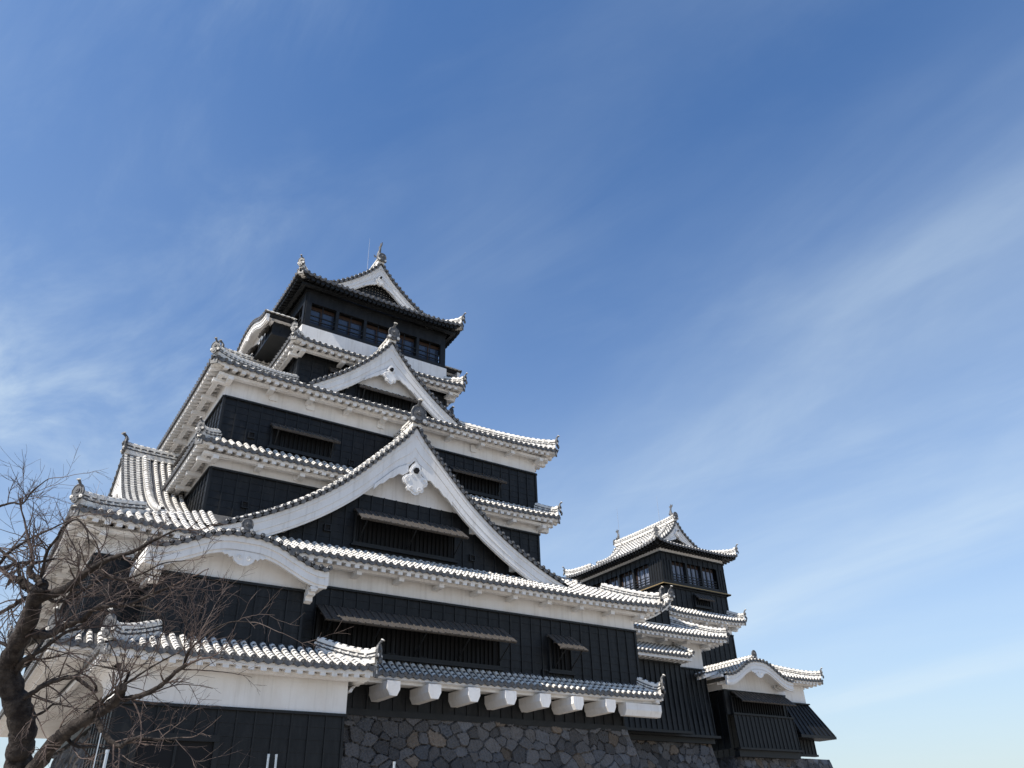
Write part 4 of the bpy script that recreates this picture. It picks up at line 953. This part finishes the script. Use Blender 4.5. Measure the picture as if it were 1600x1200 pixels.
# ================================================================== bare tree
tree = thing('bare_tree', 'leafless dark tree with many fine twigs at the lower left', 'tree', (-15.9, -34.6, GZ))
LIMBS = {
    'trunk': [(-14.55,-30.17,-3.70,0.1545),(-14.75,-30.45,-3.13,0.1496),(-14.89,-30.58,-2.81,0.1447),(-14.93,-30.73,-2.56,0.1398),(-15.03,-30.84,-2.32,0.1349),(-15.20,-30.91,-2.05,0.1300),(-15.31,-30.97,-1.87,0.1251)],
    'a': [(-15.30,-30.95,-1.90,0.1140),(-15.26,-31.23,-1.65,0.1034),(-15.23,-31.48,-1.42,0.0928),(-15.23,-31.70,-1.21,0.0823),(-15.21,-31.84,-1.13,0.0719)],
    'b': [(-15.21,-31.63,-1.23,0.0582),(-15.07,-31.87,-1.20,0.0518),(-14.95,-32.10,-1.17,0.0455),(-14.87,-32.33,-1.09,0.0393),(-14.79,-32.54,-1.05,0.0332),(-14.70,-32.75,-1.01,0.0272),(-14.53,-33.02,-0.98,0.0214),(-14.38,-33.29,-0.91,0.0157),(-14.23,-33.56,-0.85,0.0101)],
    'c': [(-15.18,-31.53,-1.20,0.0515),(-15.28,-31.48,-1.11,0.0480),(-15.38,-31.43,-1.02,0.0445),(-15.45,-31.37,-0.97,0.0409)],
    'd': [(-15.21,-31.84,-1.13,0.0468),(-15.26,-31.77,-1.06,0.0399),(-15.35,-31.68,-0.97,0.0329),(-15.36,-31.64,-0.88,0.0258)],
    'e': [(-15.24,-31.48,-1.22,0.0294),(-15.31,-31.30,-1.16,0.0270),(-15.40,-31.04,-1.19,0.0246),(-15.51,-30.75,-1.23,0.0220),(-15.71,-30.34,-1.37,0.0194)],
    'f': [(-15.23,-31.27,-1.51,0.0515),(-15.09,-31.42,-1.57,0.0471),(-14.98,-31.58,-1.59,0.0427),(-14.87,-31.79,-1.53,0.0384),(-14.73,-32.01,-1.49,0.0341),(-14.69,-32.18,-1.42,0.0299),(-14.57,-32.37,-1.41,0.0258),(-14.40,-32.57,-1.42,0.0217),(-14.23,-32.83,-1.36,0.0177),(-14.06,-33.08,-1.29,0.0137)],
    'g': [(-15.20,-30.93,-2.02,0.0331),(-15.16,-31.17,-1.84,0.0285),(-15.04,-31.40,-1.76,0.0240),(-14.93,-31.63,-1.66,0.0195),(-14.82,-31.84,-1.59,0.0150),(-14.65,-32.05,-1.58,0.0107)],
    'h': [(-14.76,-30.69,-2.98,0.0910),(-14.67,-31.07,-2.73,0.0827),(-14.58,-31.37,-2.59,0.0747),(-14.46,-31.67,-2.49,0.0668),(-14.30,-31.99,-2.39,0.0591),(-14.23,-32.24,-2.30,0.0515),(-14.24,-32.43,-2.23,0.0441)],
    'i': [(-14.20,-32.24,-2.33,0.0309),(-14.13,-32.38,-2.33,0.0286),(-14.01,-32.56,-2.30,0.0264),(-13.91,-32.76,-2.23,0.0242),(-13.85,-32.96,-2.14,0.0220),(-13.78,-33.12,-2.09,0.0199)],
    'j': [(-13.83,-32.92,-2.13,0.0168),(-13.80,-33.04,-2.09,0.0147),(-13.81,-33.18,-1.99,0.0127),(-13.78,-33.32,-1.92,0.0107),(-13.69,-33.52,-1.82,0.0087),(-13.56,-33.72,-1.76,0.0068),(-13.41,-33.88,-1.78,0.0048)],
    'k': [(-14.22,-32.28,-2.26,0.0206),(-14.21,-32.35,-2.13,0.0179),(-14.21,-32.36,-2.07,0.0152),(-14.27,-32.31,-2.05,0.0124),(-14.42,-32.20,-2.01,0.0097),(-14.51,-32.13,-1.99,0.0069)],
    'l': [(-14.36,-31.88,-2.48,0.0347),(-14.24,-31.96,-2.66,0.0298),(-14.11,-32.08,-2.77,0.0250),(-14.08,-32.23,-2.76,0.0202),(-14.00,-32.43,-2.72,0.0156),(-13.82,-32.65,-2.75,0.0110),(-13.65,-32.88,-2.75,0.0065)],
    'm': [(-15.07,-30.86,-2.24,0.0331),(-15.00,-31.06,-2.16,0.0298),(-14.83,-31.34,-2.06,0.0266),(-14.66,-31.58,-2.03,0.0234),(-14.55,-31.70,-2.10,0.0202),(-14.42,-31.81,-2.20,0.0171),(-14.44,-31.92,-2.16,0.0141)],
    'n': [(-15.65,-30.95,-0.78,0.0269),(-15.48,-31.23,-0.75,0.0215),(-15.30,-31.48,-0.78,0.0163),(-15.13,-31.73,-0.78,0.0112)],
    'o': [(-15.79,-31.04,-0.52,0.0192),(-15.62,-31.19,-0.67,0.0190),(-15.50,-31.32,-0.79,0.0188),(-15.44,-31.40,-0.94,0.0186)],
    'p': [(-15.88,-31.14,-0.09,0.0155),(-15.73,-31.36,-0.08,0.0130),(-15.63,-31.50,-0.12,0.0105),(-15.57,-31.72,-0.02,0.0081),(-15.46,-31.96,0.06,0.0056)],
    'q': [(-15.69,-30.94,-0.75,0.0231),(-15.62,-31.18,-0.64,0.0198),(-15.54,-31.39,-0.59,0.0166),(-15.41,-31.63,-0.53,0.0135),(-15.28,-31.86,-0.49,0.0104),(-15.16,-32.08,-0.45,0.0074)],
    'r': [(-15.23,-31.66,-1.17,0.0218),(-15.25,-31.85,-0.96,0.0197),(-15.26,-32.03,-0.79,0.0175),(-15.21,-32.20,-0.69,0.0154),(-15.19,-32.33,-0.61,0.0133),(-15.10,-32.50,-0.55,0.0112),(-14.98,-32.57,-0.66,0.0091),(-14.91,-32.56,-0.82,0.0070)],
    's': [(-14.42,-31.91,-2.40,0.0208),(-14.34,-32.10,-2.31,0.0179),(-14.26,-32.30,-2.23,0.0151),(-14.18,-32.48,-2.17,0.0122),(-14.04,-32.75,-2.06,0.0095),(-13.89,-33.00,-1.97,0.0067)],
    't': [(-14.73,-32.69,-1.00,0.0174),(-14.74,-32.68,-1.13,0.0148),(-14.54,-32.83,-1.23,0.0123),(-14.37,-33.05,-1.19,0.0099),(-14.24,-33.27,-1.13,0.0074),(-14.06,-33.48,-1.13,0.0050)],
    'u': [(-14.38,-32.50,-1.40,0.0141),(-14.20,-32.66,-1.45,0.0122),(-14.07,-32.75,-1.54,0.0104),(-14.01,-32.76,-1.69,0.0086),(-14.04,-32.74,-1.79,0.0069)],
    'v': [(-14.56,-31.24,-2.60,0.0252),(-14.43,-31.39,-2.71,0.0190),(-14.26,-31.62,-2.74,0.0129),(-14.06,-31.85,-2.81,0.0069)],
    'w': [(-15.00,-30.77,-2.43,0.0221),(-14.90,-30.95,-2.38,0.0183),(-14.81,-31.11,-2.34,0.0146),(-14.74,-31.28,-2.28,0.0109),(-14.59,-31.42,-2.32,0.0072)],
    'x': [(-15.37,-30.70,-1.99,0.0298),(-15.28,-30.75,-1.85,0.0263),(-15.26,-30.74,-1.74,0.0227),(-15.34,-30.68,-1.59,0.0191),(-15.56,-30.51,-1.47,0.0154)],
    'y': [(-15.17,-31.68,-1.20,0.0218),(-15.02,-31.86,-1.30,0.0180),(-14.87,-32.12,-1.27,0.0142),(-14.69,-32.47,-1.15,0.0105),(-14.50,-32.78,-1.10,0.0069)],
}
def fine(pts, n=5):
    pts = np.array(pts); k = len(pts); t = np.arange(k); q = np.linspace(0, k-1, (k-1)*n+1); m = np.gradient(pts, axis=0); out = []
    for x in q:
        i = min(int(x), k-2); s = x-i
        out.append((2*s**3-3*s**2+1)*pts[i] + (s**3-2*s**2+s)*m[i] + (-2*s**3+3*s**2)*pts[i+1] + (s**3-s**2)*m[i+1])
    return np.array(out)
twig = MB(); NT = [0]
rt = np.random.default_rng(5)
def grow(p, d, L, r, depth):
    n = max(4, int(L/.05)); pts = [p]; dd = d.copy(); rr = [r]
    bend = rt.normal(0, .10, 3)
    for i in range(n):
        dd = dd + bend*.35 + rt.normal(0, .11, 3) + UP*.010; dd /= np.linalg.norm(dd); pts.append(pts[-1] + dd*L/n); rr.append(r*(1 - .78*(i+1)/n) + .0007)
    sweep_tube(twig, np.array(pts), np.array(rr), 0, 4 if r < .005 else 5, cap=False); NT[0] += 1
    if depth <= 0: return
    k = rt.poisson(L*5.6) + 1
    for _ in range(k):
        i = int(rt.uniform(.15, .98)*n); t = pts[min(i+1, n)] - pts[i]; t /= np.linalg.norm(t)
        ax = rt.normal(0, 1, 3); ax -= ax.dot(t)*t; ax /= np.linalg.norm(ax)
        nd_ = t*rt.uniform(.55, .9) + ax*rt.uniform(.45, .85); nd_ /= np.linalg.norm(nd_)
        grow(pts[i], nd_, L*rt.uniform(.28, .62), max(rr[i]*.62, .0011), depth-1)
for nm, pts in LIMBS.items():
    f = fine(pts, 6); P = f[:, :3].copy(); rr = np.maximum(f[:, 3], .002)
    k = len(P); j = rt.normal(0, 1, (k, 3))*np.minimum(rr, .05)[:, None]*.12; P += j
    rr = rr*(1 + rt.normal(0, .045, k) + .07*np.sin(np.arange(k)*1.7 + rt.uniform(0, 6)))
    mb = MB(); sweep_tube(mb, P, rr, 0, 12 if rr[0] > .03 else 7)
    mb.build('trunk' if nm == 'trunk' else 'limb', [BK], tree, smooth=True)
    if nm in ('trunk',): continue
    L = np.linalg.norm(np.diff(P, axis=0), axis=1).sum(); thick = rr.mean()
    k2 = int(L*(5.5 if thick < .035 else 3.4)) + 2
    for _ in range(k2):
        i = int(rt.uniform(.12, .99)*(k-1)); t = P[min(i+1, k-1)] - P[max(i-1, 0)]; t /= np.linalg.norm(t)
        ax = rt.normal(0, 1, 3) + UP*.25; ax -= ax.dot(t)*t; ax /= np.linalg.norm(ax)
        nd_ = t*rt.uniform(.4, .9) + ax*rt.uniform(.5, .9); nd_ /= np.linalg.norm(nd_)
        grow(P[i] + ax*rr[i]*.6, nd_, rt.uniform(.25, .80), min(.009, max(rr[i]*.42, .003)), 2)
    if thick < .05: grow(P[-1], (P[-1]-P[-3])/np.linalg.norm(P[-1]-P[-3]), rt.uniform(.5, .9), max(rr[-1]*.8, .003), 2)
tw = twig.build('twigs', [TW], tree); tw['kind'] = 'stuff'
print('twigs', NT[0], 'script objects', len(bpy.data.objects))
